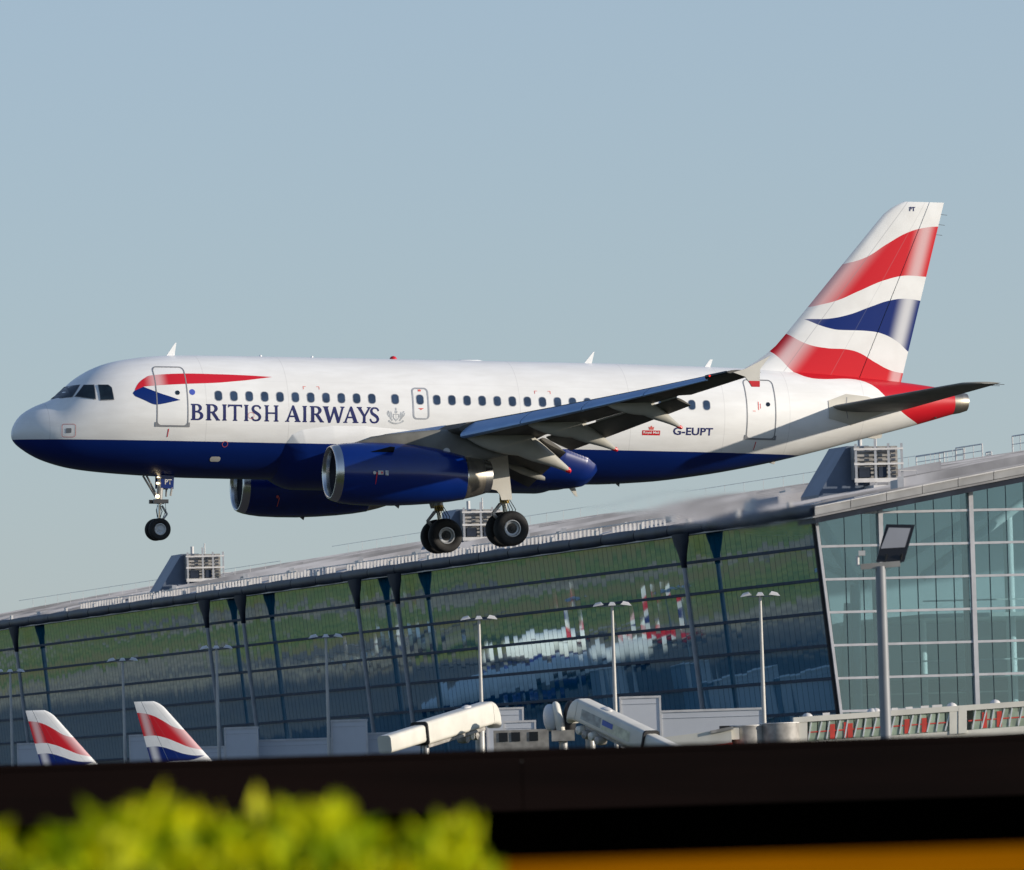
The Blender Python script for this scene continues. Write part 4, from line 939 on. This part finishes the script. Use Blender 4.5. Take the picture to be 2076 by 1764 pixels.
# ------------------------------------------------------------------ ground
def ground_mat():
    t = NT('airfield ground'); x, y, z, v = t.xyz()
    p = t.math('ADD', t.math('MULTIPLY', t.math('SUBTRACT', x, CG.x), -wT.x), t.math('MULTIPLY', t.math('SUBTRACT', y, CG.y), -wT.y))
    n1 = t.noise(v, .0045, 4); n2 = t.noise(v, .05, 5); n3 = t.noise(v, .012, 3, (1, .5, 1))
    conc = t.mix(t.smooth(n2, .3, .7), (.23, .185, .130), (.39, .32, .21))
    conc = t.mix(t.math('MULTIPLY', t.smooth(n3, .40, .30), t.smooth(p, 100, 130)), conc, (.33, .26, .09))
    conc = t.mix(t.smooth(n3, .52, .60, 0, .65), conc, (.085, .085, .09))
    conc = t.mix(t.smooth(p, 118, 136, .88, 0), conc, (.045, .05, .058))  # dark strip along the facade paints the terminal's shadow deeper and wider
    grass = t.mix(t.smooth(n2, .35, .65), (.10, .165, .018), (.26, .265, .04))
    grass = t.mix(t.smooth(n3, .5, .66), grass, (.26, .21, .05))
    pp = t.math('ADD', p, t.math('MULTIPLY', t.math('SUBTRACT', n1, .5), 330.0))
    g = t.smooth(pp, 150, 165)
    # taxiways crossing the grass
    wv = t.math('FRACT', t.math('DIVIDE', t.math('ADD', p, t.math('MULTIPLY', n1, 120.0)), 92.0))
    g = t.math('MULTIPLY', g, t.math('GREATER_THAN', wv, .24))
    near = t.math('LESS_THAN', y, 640.0)
    g2 = t.math('MULTIPLY', near, t.math('GREATER_THAN', t.math('ABSOLUTE', t.math('SUBTRACT', y, 300.0)), 25.0))
    far = t.mix(g, conc, grass); nearc = t.mix(g2, (.05, .05, .052), t.mix(n2, (.03, .045, .012), (.055, .065, .02)))
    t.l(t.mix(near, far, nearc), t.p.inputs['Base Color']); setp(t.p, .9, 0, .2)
    return t.m
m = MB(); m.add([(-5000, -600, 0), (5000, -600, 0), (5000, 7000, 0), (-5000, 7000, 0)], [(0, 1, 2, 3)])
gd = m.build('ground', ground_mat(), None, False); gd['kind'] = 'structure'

# ------------------------------------------------------------------ parked airliners (share the flying one's body shapes)
def parked(tail, heading, lab, group='airliners parked at the terminal'):
    h = rad(heading); fx = Vector((math.cos(h), math.sin(h), 0)); a_ = -fx; l_ = ZV.cross(fx); o_ = tail - a_*32.0; o_.z = 3.90
    e = empty('parked_airliner', Matrix(((a_.x, l_.x, 0, o_.x), (a_.y, l_.y, 0, o_.y), (0, 0, 1, o_.z), (0, 0, 0, 1))))
    for ch in list(plane.children):
        if ch.name.split('.')[0] in ('fuselage', 'fin', 'rudder', 'tailplane', 'wing', 'exhaust_cone', 'belly_fairing', 'engine_cowl', 'pylon', 'main_wheel', 'main_gear_leg', 'nose_wheel', 'nose_gear_leg'):
            c = ch.copy(); col.objects.link(c); c.parent = e
            if ch.name.split('.')[0] in ('engine_cowl', 'main_gear_leg', 'nose_gear_leg'):
                for g in ch.children:
                    if 'door' in g.name or 'lamp' in g.name or 'stencil' in g.name: continue
                    d = g.copy(); col.objects.link(d); d.parent = c
    e.location.z = 3.90
    return tag(e, lab, 'airliner', group)
t2 = at(299, 1424, 655); parked(Vector((t2.x, t2.y, 0)), 3, 'parked airliner whose red ribbon tail stands right of another, both above the dark wall')
t1 = at(78, 1443, 684); parked(Vector((t1.x, t1.y, 0)), 3, 'parked airliner whose red ribbon tail is nearest the left edge of the picture')
for s0, L_, hd, lab in ((22, 350, 20, 'mirrored airliner with red tail in the glass, left of the strut nearest the corner'), (62, 395, 100, 'mirrored white airliner in the terminal glass above the gap between the two sloping bridges'),
                        (168, 470, 121, 'small mirrored airliner tail in the left half of the terminal glass')):
    P = T(s0, lean(17), 0); q = P + Vector((-.515, .857, 0))*L_
    parked(Vector((q.x, q.y, 0)), hd, lab, 'airliners mirrored in the terminal glass')

# ------------------------------------------------------------------ apron lamp posts
LP = [(17.84, 648.0), (7.12, 663.9), (-3.07, 695.3), (-16.24, 744.6), (-26.62, 776.9), (-36.8, 819.2), (-49.5, 858.0)]
LL = ['apron lamp post nearest the glass corner of the terminal, left of the black floodlight', 'apron lamp post rising behind the right sloping passenger bridge', 'apron lamp post rising behind the left sloping passenger bridge',
      'apron lamp post fourth from the terminal corner, beside a square white pod', 'apron lamp post fifth from the terminal corner, left of the funnel headed struts', 'apron lamp post just left of the larger parked red tail', 'apron lamp post at the left edge of the picture']
for (x, y), lab in zip(LP, LL):
    e = empty('lamp_post', Matrix.Translation((x, y, 0)))
    m = MB(); m.tube([(0, 0, 0), (0, 0, 9), (0, 0, 18)], [.20, .16, .10], 12); m.build('pole', M['polewhite'], e)
    m = MB(); m.bar((-1.0, 0, 17.95), (1.0, 0, 17.95), .07, .07); m.build('cross_arm', M['pole'], e, False)
    for dx, a in ((-1.05, .25), (0, 0), (1.05, -.25)):
        m = MB(); c = Vector((dx, -.15, 18.05)); wdx = .42 if dx else .30
        P = [(-wdx, -.30, -.06+a*-.25), (wdx, -.30, -.06+a*.25), (wdx*.8, .3, .05+a*.2), (-wdx*.8, .3, .05-a*.2)]
        m.add([c+Vector(p) for p in P]+[c+Vector((p[0]*.6, p[1]*.6, p[2]+.16)) for p in P], [(0,1,2,3),(4,5,6,7),(0,1,5,4),(1,2,6,5),(2,3,7,6),(3,0,4,7)])
        m.build('lamp_head', M['roofwhite'], e, False)
    tag(e, lab, 'lamp post', 'apron lamp posts')

# ------------------------------------------------------------------ pods and boxes in front of the facade
def off_pt(U, V, off): return onplane(U, V, T(0, -off, 0), wT)
def pod(U0, U1, V0, name, lab, off, depth=3.0, V1=None, cat='pod', trim=True, legs=True):
    a = at(U0, V0, off); b = at(U1, V0, off); zt = a.z; z0 = at(U0, V1, off).z if V1 else zt-4.5
    c = Vector(((a.x+b.x)/2, off, 0)); e = empty(name, Matrix.Translation(c)); hw = (b.x-a.x)/2
    m = MB(); m.box((-hw, 0, z0), (hw, depth, zt)); m.build('cladding', M['podwhite'], e, False)
    if trim:
        for lo, hi in (((-hw-.05, -.06, zt-.10), (hw+.05, depth+.05, zt+.06)), ((-hw-.04, -.05, z0), (-hw+.10, -.003, zt-.103)), ((hw-.10, -.05, z0), (hw+.04, -.003, zt-.103))):
            m = MB(); m.box(lo, hi); m.build('trim', M['roofwhite'], e, False)
        for z in (zt-.55,):
            m = MB(); m.box((-hw+.12, -.03, z), (hw-.12, -.003, z+.03)); m.build('panel_joint', M['frame'], e, False)
    if legs:
        m = MB(); m.box((-hw*.5, depth*.3, 0), (hw*.5, depth*.7, z0)); m.build('support', M['concrete'], e, False)
    tag(e, lab, cat); return e
pod(455, 522, 1476, 'stair_pod', 'square white pod right of the larger parked red tail', 770)
pod(522, 674, 1501, 'link_box', 'low white link box between two square white pods left of the sloping bridges', 772, 2.5)
pod(671, 743, 1461, 'stair_pod', 'taller square white pod left of the left sloping passenger bridge', 745)
pod(743, 850, 1487, 'link_box', 'low white link box running behind the foot of the left sloping bridge', 747, 2.5)
pod(262, 300, 1491, 'stair_pod', 'square white pod partly hidden behind the larger parked red tail', 815)
pod(35, 92, 1508, 'stair_pod', 'square white pod partly hidden behind the leftmost parked red tail', 850)
pod(300, 455, 1518, 'link_box', 'low white link box right behind the foot of the larger parked tail', 800, 2.5)
pod(985, 1060, 1437, 'stair_pod', 'square white pod just behind the rounded end of the left sloping bridge', 690)
pod(1020, 1085, 1463, 'link_box', 'low white link box between the two sloping passenger bridges', 668, 2.0)
pod(1256, 1338, 1414, 'stair_pod', 'square white pod behind the upper end of the right sloping bridge', 672)
pod(1338, 1547, 1442, 'link_box', 'long white box running right from behind the right sloping bridge', 655, 3.0)

# ------------------------------------------------------------------ sloping passenger bridges
def rr_sec(c, ax, side, up, w_, h_, r=.25, n=4):
    P = []
    for sx, sz, a in ((1, 1, 0), (-1, 1, 90), (-1, -1, 180), (1, -1, 270)):
        for i in range(n+1):
            q = rad(a+90*i/n); P.append(c+side*(sx*(w_-r)+r*math.cos(q))+up*(sz*(h_-r)+r*math.sin(q)))
    return P
def bridge(pa, pb, w_, h_, lab, text=False, hood_at='b', flip=1):
    # pa low end, pb high end
    base = Vector((pb.x, pb.y, 0)); e = empty('passenger_bridge', Matrix.Translation(base)); A, B = pa-base, pb-base
    ax = (B-A).normalized(); side = ax.cross(ZV).normalized(); up = side.cross(ax)
    m = MB(); m.loft([rr_sec(A, ax, side, up, w_, h_), rr_sec(B, ax, side, up, w_, h_)]); tu = m.build('tunnel', M['bridge'], e, True, 30)
    m = MB(); C2 = A-ax*5.0; m.loft([rr_sec(C2, ax, side, up, w_*.80, h_*.78), rr_sec(A+ax*.3, ax, side, up, w_*.80, h_*.78)]); m.build('inner_tunnel', M['bridge'], e, True, 30)
    m = MB(); m.loft([rr_sec(A-ax*.12, ax, side, up, w_*1.03, h_*1.03), rr_sec(A+ax*.02, ax, side, up, w_*1.03, h_*1.03)]); m.build('end_seal', M['rubber'], e)
    m = MB()   # rounded hood at the upper end
    rings = []
    for i in range(9):
        a = rad(-10+105*i/8); c = B+ax*(.02+1.0*math.sin(max(0, a))*.95)-up*(1-math.cos(a))*h_*.9; k = math.cos(a*.62)
        rings.append(rr_sec(c, ax, side, up, w_*(1.02-.04*i/8), max(.2, h_*1.02*k), .3))
    m.loft(rings); m.build('hood', M['bridge'], e, True, 50)
    m = MB(); m.loft([rr_sec(A+ax*.4+up*(-h_-.16), ax, side, up, w_*.5, .12, .05), rr_sec(B-ax*.8+up*(-h_-.16), ax, side, up, w_*.5, .12, .05)]); m.build('rail_beam', M['louvre'], e)
    for k in range(4):
        c = B-ax*(.6+k*.75)-up*(h_+.45+.10*(k % 2))-side*flip*.3
        m = MB(); m.revolve([(-.5, .02), (-.42, .28), (-.1, .33), (.3, .30), (.42, .02)], c, side, 16); m.build('drive_drum', M['louvre' if k % 2 else 'bridge'], e)
    m = MB(); m.tube([B-ax*1.0-up*(h_+.3), Vector(((B-ax*1.0).x, (B-ax*1.0).y, -0.0))], .35, 12); m.tube([A+ax*.6-up*h_*.9, Vector((A.x, A.y, 0))], .25, 10); m.build('support_leg', M['gearmetal'], e)
    m = MB(); m.loft([[B-ax*2.6+up*(h_-.05+.22*q)+side*(k*.35*math.cos(a))+ax*(k*.5*math.sin(a)) for a in [2*math.pi*j/14 for j in range(14)]] for q, k in ((0, 1), (.6, .85), (1, .3))]); m.build('roof_dome', M['roofwhite'], e)
    tag(e, lab, 'passenger bridge', 'sloping passenger bridges on the apron')
    return e, A, B, ax, side, up
pa = at(852, 1487, 610); pb = at(984, 1446, 618)
bridge(pa, pb, .66, .80, 'cream sloping passenger bridge rising to the right, in front of the terminal glass')
pb2 = at(1183, 1440, 612); pa2 = at(1316, 1504, 606)
e, A, B, ax, side, up = bridge(pa2, pb2, .66, .80, 'white sloping passenger bridge falling to the right, with a small blue logo')
# advert panel on its camera side
sg = -1 if side.y > 0 else 1
def onside(q, h): return A+(B-A)*q+up*h+side*sg*.672
for nm, q0, q1, h0, h1, mt in (('advert_panel', .62, .92, -.42, .30, mat('grey advert print', (.30, .33, .33), .5, var=.3, vs=2)), ('advert_panel', .18, .60, -.42, .30, mat('pale yellow advert print', (.55, .55, .42), .5, var=.25, vs=1.5)), ('advert_logo', .44, .60, -.12, .26, mat('blue logo print', (.03, .10, .42), .5, var=.1))):
    dd = side*sg*(.012 if nm == 'advert_logo' else .004)
    m = MB(); m.add([onside(q0, h0)+dd, onside(q1, h0)+dd, onside(q1, h1)+dd, onside(q0, h1)+dd], [(0, 1, 2, 3)]); m.build(nm, mt, e, False)
# dark concertina cab beside it
cc = at(1146, 1464, 614); e = empty('bridge_cab', Matrix.Translation((cc.x, cc.y, 0)))
def blob(name, mt, c, rx, ry, rz, lean_, cut=0):
    m = MB(); rings = []
    for i in range(13):
        a = rad(-90+180*i/12); z = math.sin(a); k = max(.02, math.cos(a))**.7
        rings.append([Vector((c[0]+rx*k*math.cos(b)+lean_*z, c[1]+ry*k*math.sin(b), c[2]+rz*z)) for b in [2*math.pi*j/20 for j in range(20)]])
    m.loft(rings); return m.build(name, mt, e, True, 60)
blob('canopy_fold', M['podwhite'], (-1.0, .35, cc.z+.35), .55, .75, .95, -.02)
blob('canopy_fold', M['bridge'], (-.42, .1, cc.z+.12), .40, .80, 1.35, -.25)
blob('bellows', M['rubber'], (.30, .2, cc.z+.25), .48, .80, 1.25, .10)
blob('canopy_fold', M['bridge'], (.80, .3, cc.z+.85), .34, .70, .62, .14)
m = MB(); m.box((-1.0, -.6, cc.z-1.3), (.6, .6, cc.z-.55)); m.build('cab_floor', M['louvre'], e, False)
m = MB(); m.tube([(-.2, 0, 0), (-.2, 0, cc.z-1.3)], .3, 12); m.build('support_leg', M['gearmetal'], e)
tag(e, 'folded bridge cab with black bellows and white canopy beside the right sloping bridge', 'bridge cab')
# lower service vehicle body between the bridges
a = at(1000, 1494, 617); b = at(1112, 1494, 617); e = empty('service_truck', Matrix.Translation(((a.x+b.x)/2, 617, 0))); hw = (b.x-a.x)/2; zz_ = a.z
m = MB(); m.box((-hw, 0, .9), (hw, 2.4, zz_+.45)); m.build('body', M['louvre'], e, False)
for dx in (-hw*.65, -hw*.2, hw*.45):
    m = MB(); m.box((dx-.30, -.04, zz_-.35), (dx+.32, .02, zz_+.28)); m.build('window', M['black'], e, False)
for dx in (-hw*.6, hw*.6):
    m = MB(); m.revolve([(-.15, .2), (-.15, .5), (.15, .5), (.15, .2)], (dx, .3, .5), (0, 1, 0), 18, True); m.build('wheel', M['tyre'], e)
tag(e, 'grey high body with dark windows between the two sloping passenger bridges', 'truck')
# cream link tube with red base and round drum, leading to the glazed bridge
def seg(name, U0, V0, U1, V1, Y0, Y1, th, dp, mt, e, base):
    a, b = at(U0, V0, Y0)-base, at(U1, V1, Y1)-base; m = MB(); P = [a, b, b-ZV*th, a-ZV*th]
    m.prism(P, (0, 0, 0), (0, dp, 0)); return m.build(name, mt, e, False)
base = Vector((at(1420, 1480, 640).x, 640, 0)); e = empty('link_tunnel', Matrix.Translation(base))
seg('tunnel', 1325, 1497, 1482, 1477, 640, 640, 1.15, 2.2, M['bridge'], e, base)
seg('red_base', 1325, 1528, 1485, 1505, 639.9, 639.9, .8, 2.2, M['red_door'], e, base)
seg('roof_strip', 1440, 1481, 1486, 1472, 639.8, 639.8, .22, 2.3, M['louvre'], e, base)
m = MB(); m.box((-.3, .5, 0), (.3, 1.1, 7.0)); m.build('support', M['gearmetal'], e, False)
tag(e, 'low cream link tunnel with a red base left of the round drum', 'link tunnel')
c0 = at(1556, 1470, 641); e = empty('bridge_drum', Matrix.Translation((c0.x, 641, 0)))
zt = at(1556, 1469, 641).z
for x0, r_, dz in ((.85, 1.45, .05), (-1.45, 1.30, -.05)):
    m = MB(); m.revolve([(3.6, .01), (3.6, r_), (zt+dz, r_), (zt+dz, .01)], (x0, 1.2, 0), (0, 0, 1), 36); m.build('drum', M['louvre'], e)
    m = MB(); m.revolve([(zt+dz+.003, r_*1.03), (zt+dz+.08, r_*1.03), (zt+dz+.08, .01)], (x0, 1.2, 0), (0, 0, 1), 36); m.build('drum_rim', M['roofwhite'], e)
m = MB(); m.box((-2.75, -.3, zt-1.0), (-2.1, 1.5, zt-.15)); m.build('hatch', M['bridge'], e, False)
m = MB(); m.box((-3.5, -.1, zt-1.3), (-2.78, 1.6, zt+.02)); m.build('bellows', M['rubber'], e, False)
m = MB(); m.tube([(0, 1.2, 0), (0, 1.2, 3.6)], .5, 14); m.build('support', M['gearmetal'], e)
tag(e, 'round grey metal drum joining the glazed bridge to the cream link tunnel', 'drum')
# glazed bridge at the right
Lb = Vector((at(1612, 1462, 642).x, 642, 0)); e = empty('glazed_bridge', Matrix.Translation(Lb))
M['bglass'] = mat('greenish bridge glass', (.26, .32, .25), .10, spec=.7, var=.25, vs=.8)
def gb(U, V, d=0): 
    q = (U-1612)/463; return at(U, V, 642+3*q)-Lb+Vector((0, d, 0))
def line(U): q = (U-1612)/463; return 1461-q*33
def face(name, U0, U1, v0, v1, mt, d0=0, d1=.12):
    P = [gb(U0, line(U0)+v0), gb(U1, line(U1)+v0), gb(U1, line(U1)+v1), gb(U0, line(U0)+v1)]
    m = MB(); m.prism(P, (0, d0, 0), (0, d1, 0)); return m.build(name, mt, e, False)
face('roof_beam', 1608, 2110, -7, 4, M['bridge'], -.15, 2.4)
face('back_wall', 1610, 2110, 4.2, 80, M['interior'], 2.0, 2.2)
face('floor_beam', 1610, 2110, 44, 60, M['bridge'], -.05, 2.0)
U = 1638; k = 0
while U < 2105:
    if not (1920 < U < 1962):
        face('pane', U+1, min(U+17.5, 1924 if U < 1930 else 2110), 4.4, 43.5, M['bglass'], .02, .05)
        m = MB(); a, b = gb(U, line(U)+42), gb(U+(9 if k % 2 else 6), line(U)+5); m.bar(a, b, .10, .12, (0, 1, 0)); m.build('brace', M['interior_white'], e, False)
    U += 18.5; k += 1
face('stripe', 1638, 1922, 24, 26.5, M['red_door'], -.02, .015); face('stripe', 1962, 2110, 24, 26.5, M['red_door'], -.02, .015)
for U0 in (1682, 1718, 1710, 1833, 1868, 1990, 2020):
    wd = 10 if U0 != 1710 else 6; face('red_panel', U0, U0+wd, 10+(U0 % 5), 42, M['red_door'], -.03, .012)
face('end_panel', 1612, 1636, -2, 46, M['bridge'], -.10, .3); face('joint_panel', 1924, 1941, -3, 50, M['bridge'], -.12, .3); face('joint_panel', 1942, 1959, -3, 50, M['bridge'], -.16, .3)
for U0 in (1637, 1768, 1776, 1930, 2018):
    m = MB(); c = gb(U0, line(U0)-8, 1.0); m.revolve([(-.15, .40), (.05, .36), (.18, .22), (.24, .01)], c, (0, 0, 1), 16); m.build('roof_dome', M['roofwhite'], e)
for U0, wd in ((1668, 14), (1808, 12), (1836, 14), (1867, 16), (1890, 20)): face('roof_hatch', U0, U0+wd, -12, -7.3, M['roofwhite'], .6, 1.4)
for U0 in (1625, 1760, 1940, 2090):
    m = MB(); c = gb(U0, line(U0)+50, 1.2); m.tube([c, Vector((c.x, c.y, 0))], .35, 12); m.build('support', M['gearmetal'], e)
tag(e, 'glazed cream passenger bridge with red stripe at the lower right', 'passenger bridge')

# ------------------------------------------------------------------ floodlight column
c = at(1789, 1300, 134); e = empty('floodlight_column', Matrix.Translation((c.x, 134, 0)))
zt = at(1787, 1148, 134).z
m = MB(); m.tube([(0, 0, 0), (0, 0, 3), (0, 0, zt)], [.115, .085, .078], 20); m.build('pole', M['pole'], e)
m = MB(); m.bar((-.30, 0, zt+.0), (.30, 0, zt+.03), .10, .085); m.build('bracket', M['louvre'], e, False)
m = MB(); m.tube([(-.34, 0, zt+.02), (-.34, 0, zt+.17)], .022, 8); m.box((-.325, -.05, zt+.17), (-.225, .05, zt+.245)); m.build('sensor', M['roofwhite'], e, False)
m = MB(); m.bar((.06, -.02, zt+.05), (.10, -.05, zt+.18), .02, .03); m.bar((.30, -.02, zt+.05), (.33, -.05, zt+.18), .02, .03); m.build('yoke', M['black'], e, False)
def fl(U, V, d=0): q = at(U, V, 133.95); return Vector((q.x-c.x, q.y-134+d+(1140-V)/80*.18, q.z))
m = MB(); m.prism([fl(1775, 1139), fl(1832, 1139), fl(1855, 1063), fl(1797, 1062)], (0, 0, 0), (0, .09, 0)); hd = m.build('lamp_head', M['black'], e, False)
m = MB(); m.prism([fl(1785, 1112, -.012), fl(1834, 1109, -.012), fl(1846, 1070, -.012), fl(1802, 1069, -.012)], (0, 0, 0), (0, .008, 0)); m.build('lamp_lens', M['lens'], hd, False)
tag(e, 'black floodlight on a grey column in front of the clear glass wall', 'floodlight')

# ------------------------------------------------------------------ foreground: dark timber shelter, sunlit rail, golden shrub
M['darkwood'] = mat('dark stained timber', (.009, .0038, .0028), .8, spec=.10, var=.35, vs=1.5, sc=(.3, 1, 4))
M['shadewall'] = mat('painted shelter shade', (.004, .004, .004), .9, spec=.05)  # near-black colour stands in for the deep shade under the shelter roof
M['orangewood'] = mat('orange stained timber', (.50, .165, .001), .8, spec=.0, var=.2, vs=3, sc=(.4, 1, 5))
e = empty('timber_shelter', Matrix.Translation((0, 38, 0)))
for k in range(6):
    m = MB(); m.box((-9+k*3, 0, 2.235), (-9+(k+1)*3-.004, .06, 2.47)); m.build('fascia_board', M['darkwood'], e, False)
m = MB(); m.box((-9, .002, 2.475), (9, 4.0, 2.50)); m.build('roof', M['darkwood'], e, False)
m = MB(); m.box((-9, 3.9, 0), (9, 4.05, 2.47)); m.box((-9, .1, 0), (-8.9, 3.88, 2.47)); m.box((8.9, .1, 0), (9, 3.88, 2.47)); m.build('wall', M['shadewall'], e, False)
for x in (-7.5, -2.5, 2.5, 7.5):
    m = MB(); m.box((x-.07, .1, 0), (x+.07, .24, 2.47)); m.build('post', M['shadewall'], e, False)
m = MB(); m.box((-9, -.4, 0), (9, 4, .04)); m.build('floor', M['shadewall'], e, False)
tag(e, 'dark brown timber shelter roof edge running across the foreground', 'shelter')
e = empty('timber_fence', Matrix.Translation((.4, 12.0, -.024)))
for k in range(16):
    m = MB(); m.box((-1.6+k*.2, .03, .05), (-1.6+k*.2+.19, .055, 2.12)); m.build('board', M['orangewood'], e, False)
m = MB(); m.box((-1.65, 0, 2.125), (1.65, .10, 2.165)); m.build('cap_rail', M['orangewood'], e, False)
for x in (-1.6, 0, 1.6):
    m = MB(); m.box((x-.05, .06, 0), (x+.05, .16, 2.12)); m.build('post', M['orangewood'], e, False)
tag(e, 'blurred orange timber fence along the bottom right edge', 'fence')
def leaf_mat():
    t = NT('golden shrub leaf'); x, y, z, v = t.xyz(); n = t.noise(v, 9, 3)
    c = t.mix(t.smooth(n, .35, .65), (.24, .34, .002), (.72, .68, .003)); t.l(c, t.p.inputs['Base Color']); setp(t.p, .5, 0, .1)
    tl = t.n('ShaderNodeBsdfTranslucent'); t.l(c, tl.inputs[0]); mx = t.n('ShaderNodeMixShader'); mx.inputs[0].default_value = .35
    t.l(t.p.outputs[0], mx.inputs[1]); t.l(tl.outputs[0], mx.inputs[2]); t.l(mx.outputs[0], t.out.inputs[0]); return t.m
e = empty('golden_shrub', Matrix.Translation((-.45, 10.2, 0))); rg = random.Random(4)
topz = lambda x: 2.203+.012*math.sin(x*13+.6)+.014*math.sin(x*31+2)+.008*math.sin(x*57) - .9*max(0, x-.24)**1.7
m = MB()
for k in range(3300):
    x = rg.uniform(-.75, .405); y = rg.uniform(-.35, .4); tz = topz(x)-.25*y*y*2; dep = rg.random()**1.6*.55
    if rg.random() < .35: dep *= .25
    z = tz-dep; c = Vector((x, y, z)); d = Vector((rg.gauss(0, .5), rg.gauss(0, .5), rg.uniform(.2, 1))).normalized(); s_ = d.cross(Vector((rg.gauss(0, 1), rg.gauss(0, 1), rg.gauss(0, .4)))).normalized()
    l_ = rg.uniform(.026, .048); w_ = l_*.30; nn = d.cross(s_)*l_*.10
    m.add([c, c+d*l_*.45+s_*w_-nn, c+d*l_, c+d*l_*.45-s_*w_-nn], [(0, 1, 2), (0, 2, 3)])
lv = m.build('foliage', leaf_mat(), e, False); lv['kind'] = 'stuff'
M['bark'] = mat('shrub bark', (.05, .035, .02), .8)
for k in range(14):
    x = -.7+k*.08+rg.uniform(-.03, .03); tz = topz(x)-.06
    m = MB(); m.tube([(x*.35, rg.uniform(-.05, .05), 0), (x*.8, rg.uniform(-.1, .1), 1.0), (x, rg.uniform(-.2, .2), tz)], [.022, .013, .004], 6); m.build('stem', M['bark'], e)
m = MB()
for k in range(900):
    x = rg.uniform(-.75, .42); z = rg.uniform(.3, 1.75); y = rg.uniform(-.3, .3); c = Vector((x, y, z)); d = Vector((rg.gauss(0, 1), rg.gauss(0, 1), rg.gauss(0, 1)))*.05; q = Vector((rg.gauss(0, 1), rg.gauss(0, 1), rg.gauss(0, 1)))*.04
    m.add([c-d, c+q, c+d, c-q], [(0, 1, 2, 3)])
lv = m.build('lower_foliage', lv.data.materials[0], e, False); lv['kind'] = 'stuff'
tag(e, 'blurred yellow green golden shrub in the lower left foreground', 'shrub')

# ------------------------------------------------------------------ hot air behind the engine
def shimmer_mat():
    t = NT('hot exhaust air'); t.t.nodes.remove(t.p); x, y, z, v = t.xyz()
    r = t.n('ShaderNodeBsdfRefraction'); r.inputs['Color'].default_value = (1, 1, 1, 1); r.inputs['IOR'].default_value = 1.0005; r.inputs['Roughness'].default_value = .75
    tr = t.n('ShaderNodeBsdfTransparent'); mx = t.n('ShaderNodeMixShader')
    q = t.math('DIVIDE', x, 11.6, clamp=True); rr_ = t.math('ADD', .38, t.math('MULTIPLY', 1.05, t.math('POWER', q, .7)))
    d = t.math('DIVIDE', t.math('ABSOLUTE', t.math('ADD', z, t.math('MULTIPLY', q, 1.1))), t.math('MULTIPLY', rr_, .8))
    n = t.noise(v, 1.1, 3, (.5, 1, 1.6)); d = t.math('ADD', d, t.math('MULTIPLY', t.math('SUBTRACT', n, .5), .5))
    f = t.math('MULTIPLY', t.smooth(d, .30, .78, 1, 0), t.math('MULTIPLY', t.smooth(q, .04, .3), t.smooth(q, .80, .97, 1, 0)))
    t.l(f, mx.inputs[0]); t.l(tr.outputs[0], mx.inputs[1]); t.l(r.outputs[0], mx.inputs[2]); t.l(mx.outputs[0], t.out.inputs[0])
    return t.m
o_ = org+aft*15.3+lf2*5.75+up2v*-2.35
m = MB(); rings = []
for i in range(40):
    q = i/39; r_ = .38+1.05*q**.7
    rings.append([(q*11.6, r_*math.cos(2*math.pi*k/24), -1.1*q+r_*.8*math.sin(2*math.pi*k/24)) for k in range(24)])
m.loft(rings); o = m.build('exhaust_shimmer', shimmer_mat(), None, True, 80); o['kind'] = 'stuff'; tag(o, 'shimmering hot air behind the near engine of the landing airliner', 'hot air')
o.matrix_world = Matrix(((aft.x, lf2.x, up2v.x, o_.x), (aft.y, lf2.y, up2v.y, o_.y), (aft.z, lf2.z, up2v.z, o_.z), (0, 0, 0, 1)))
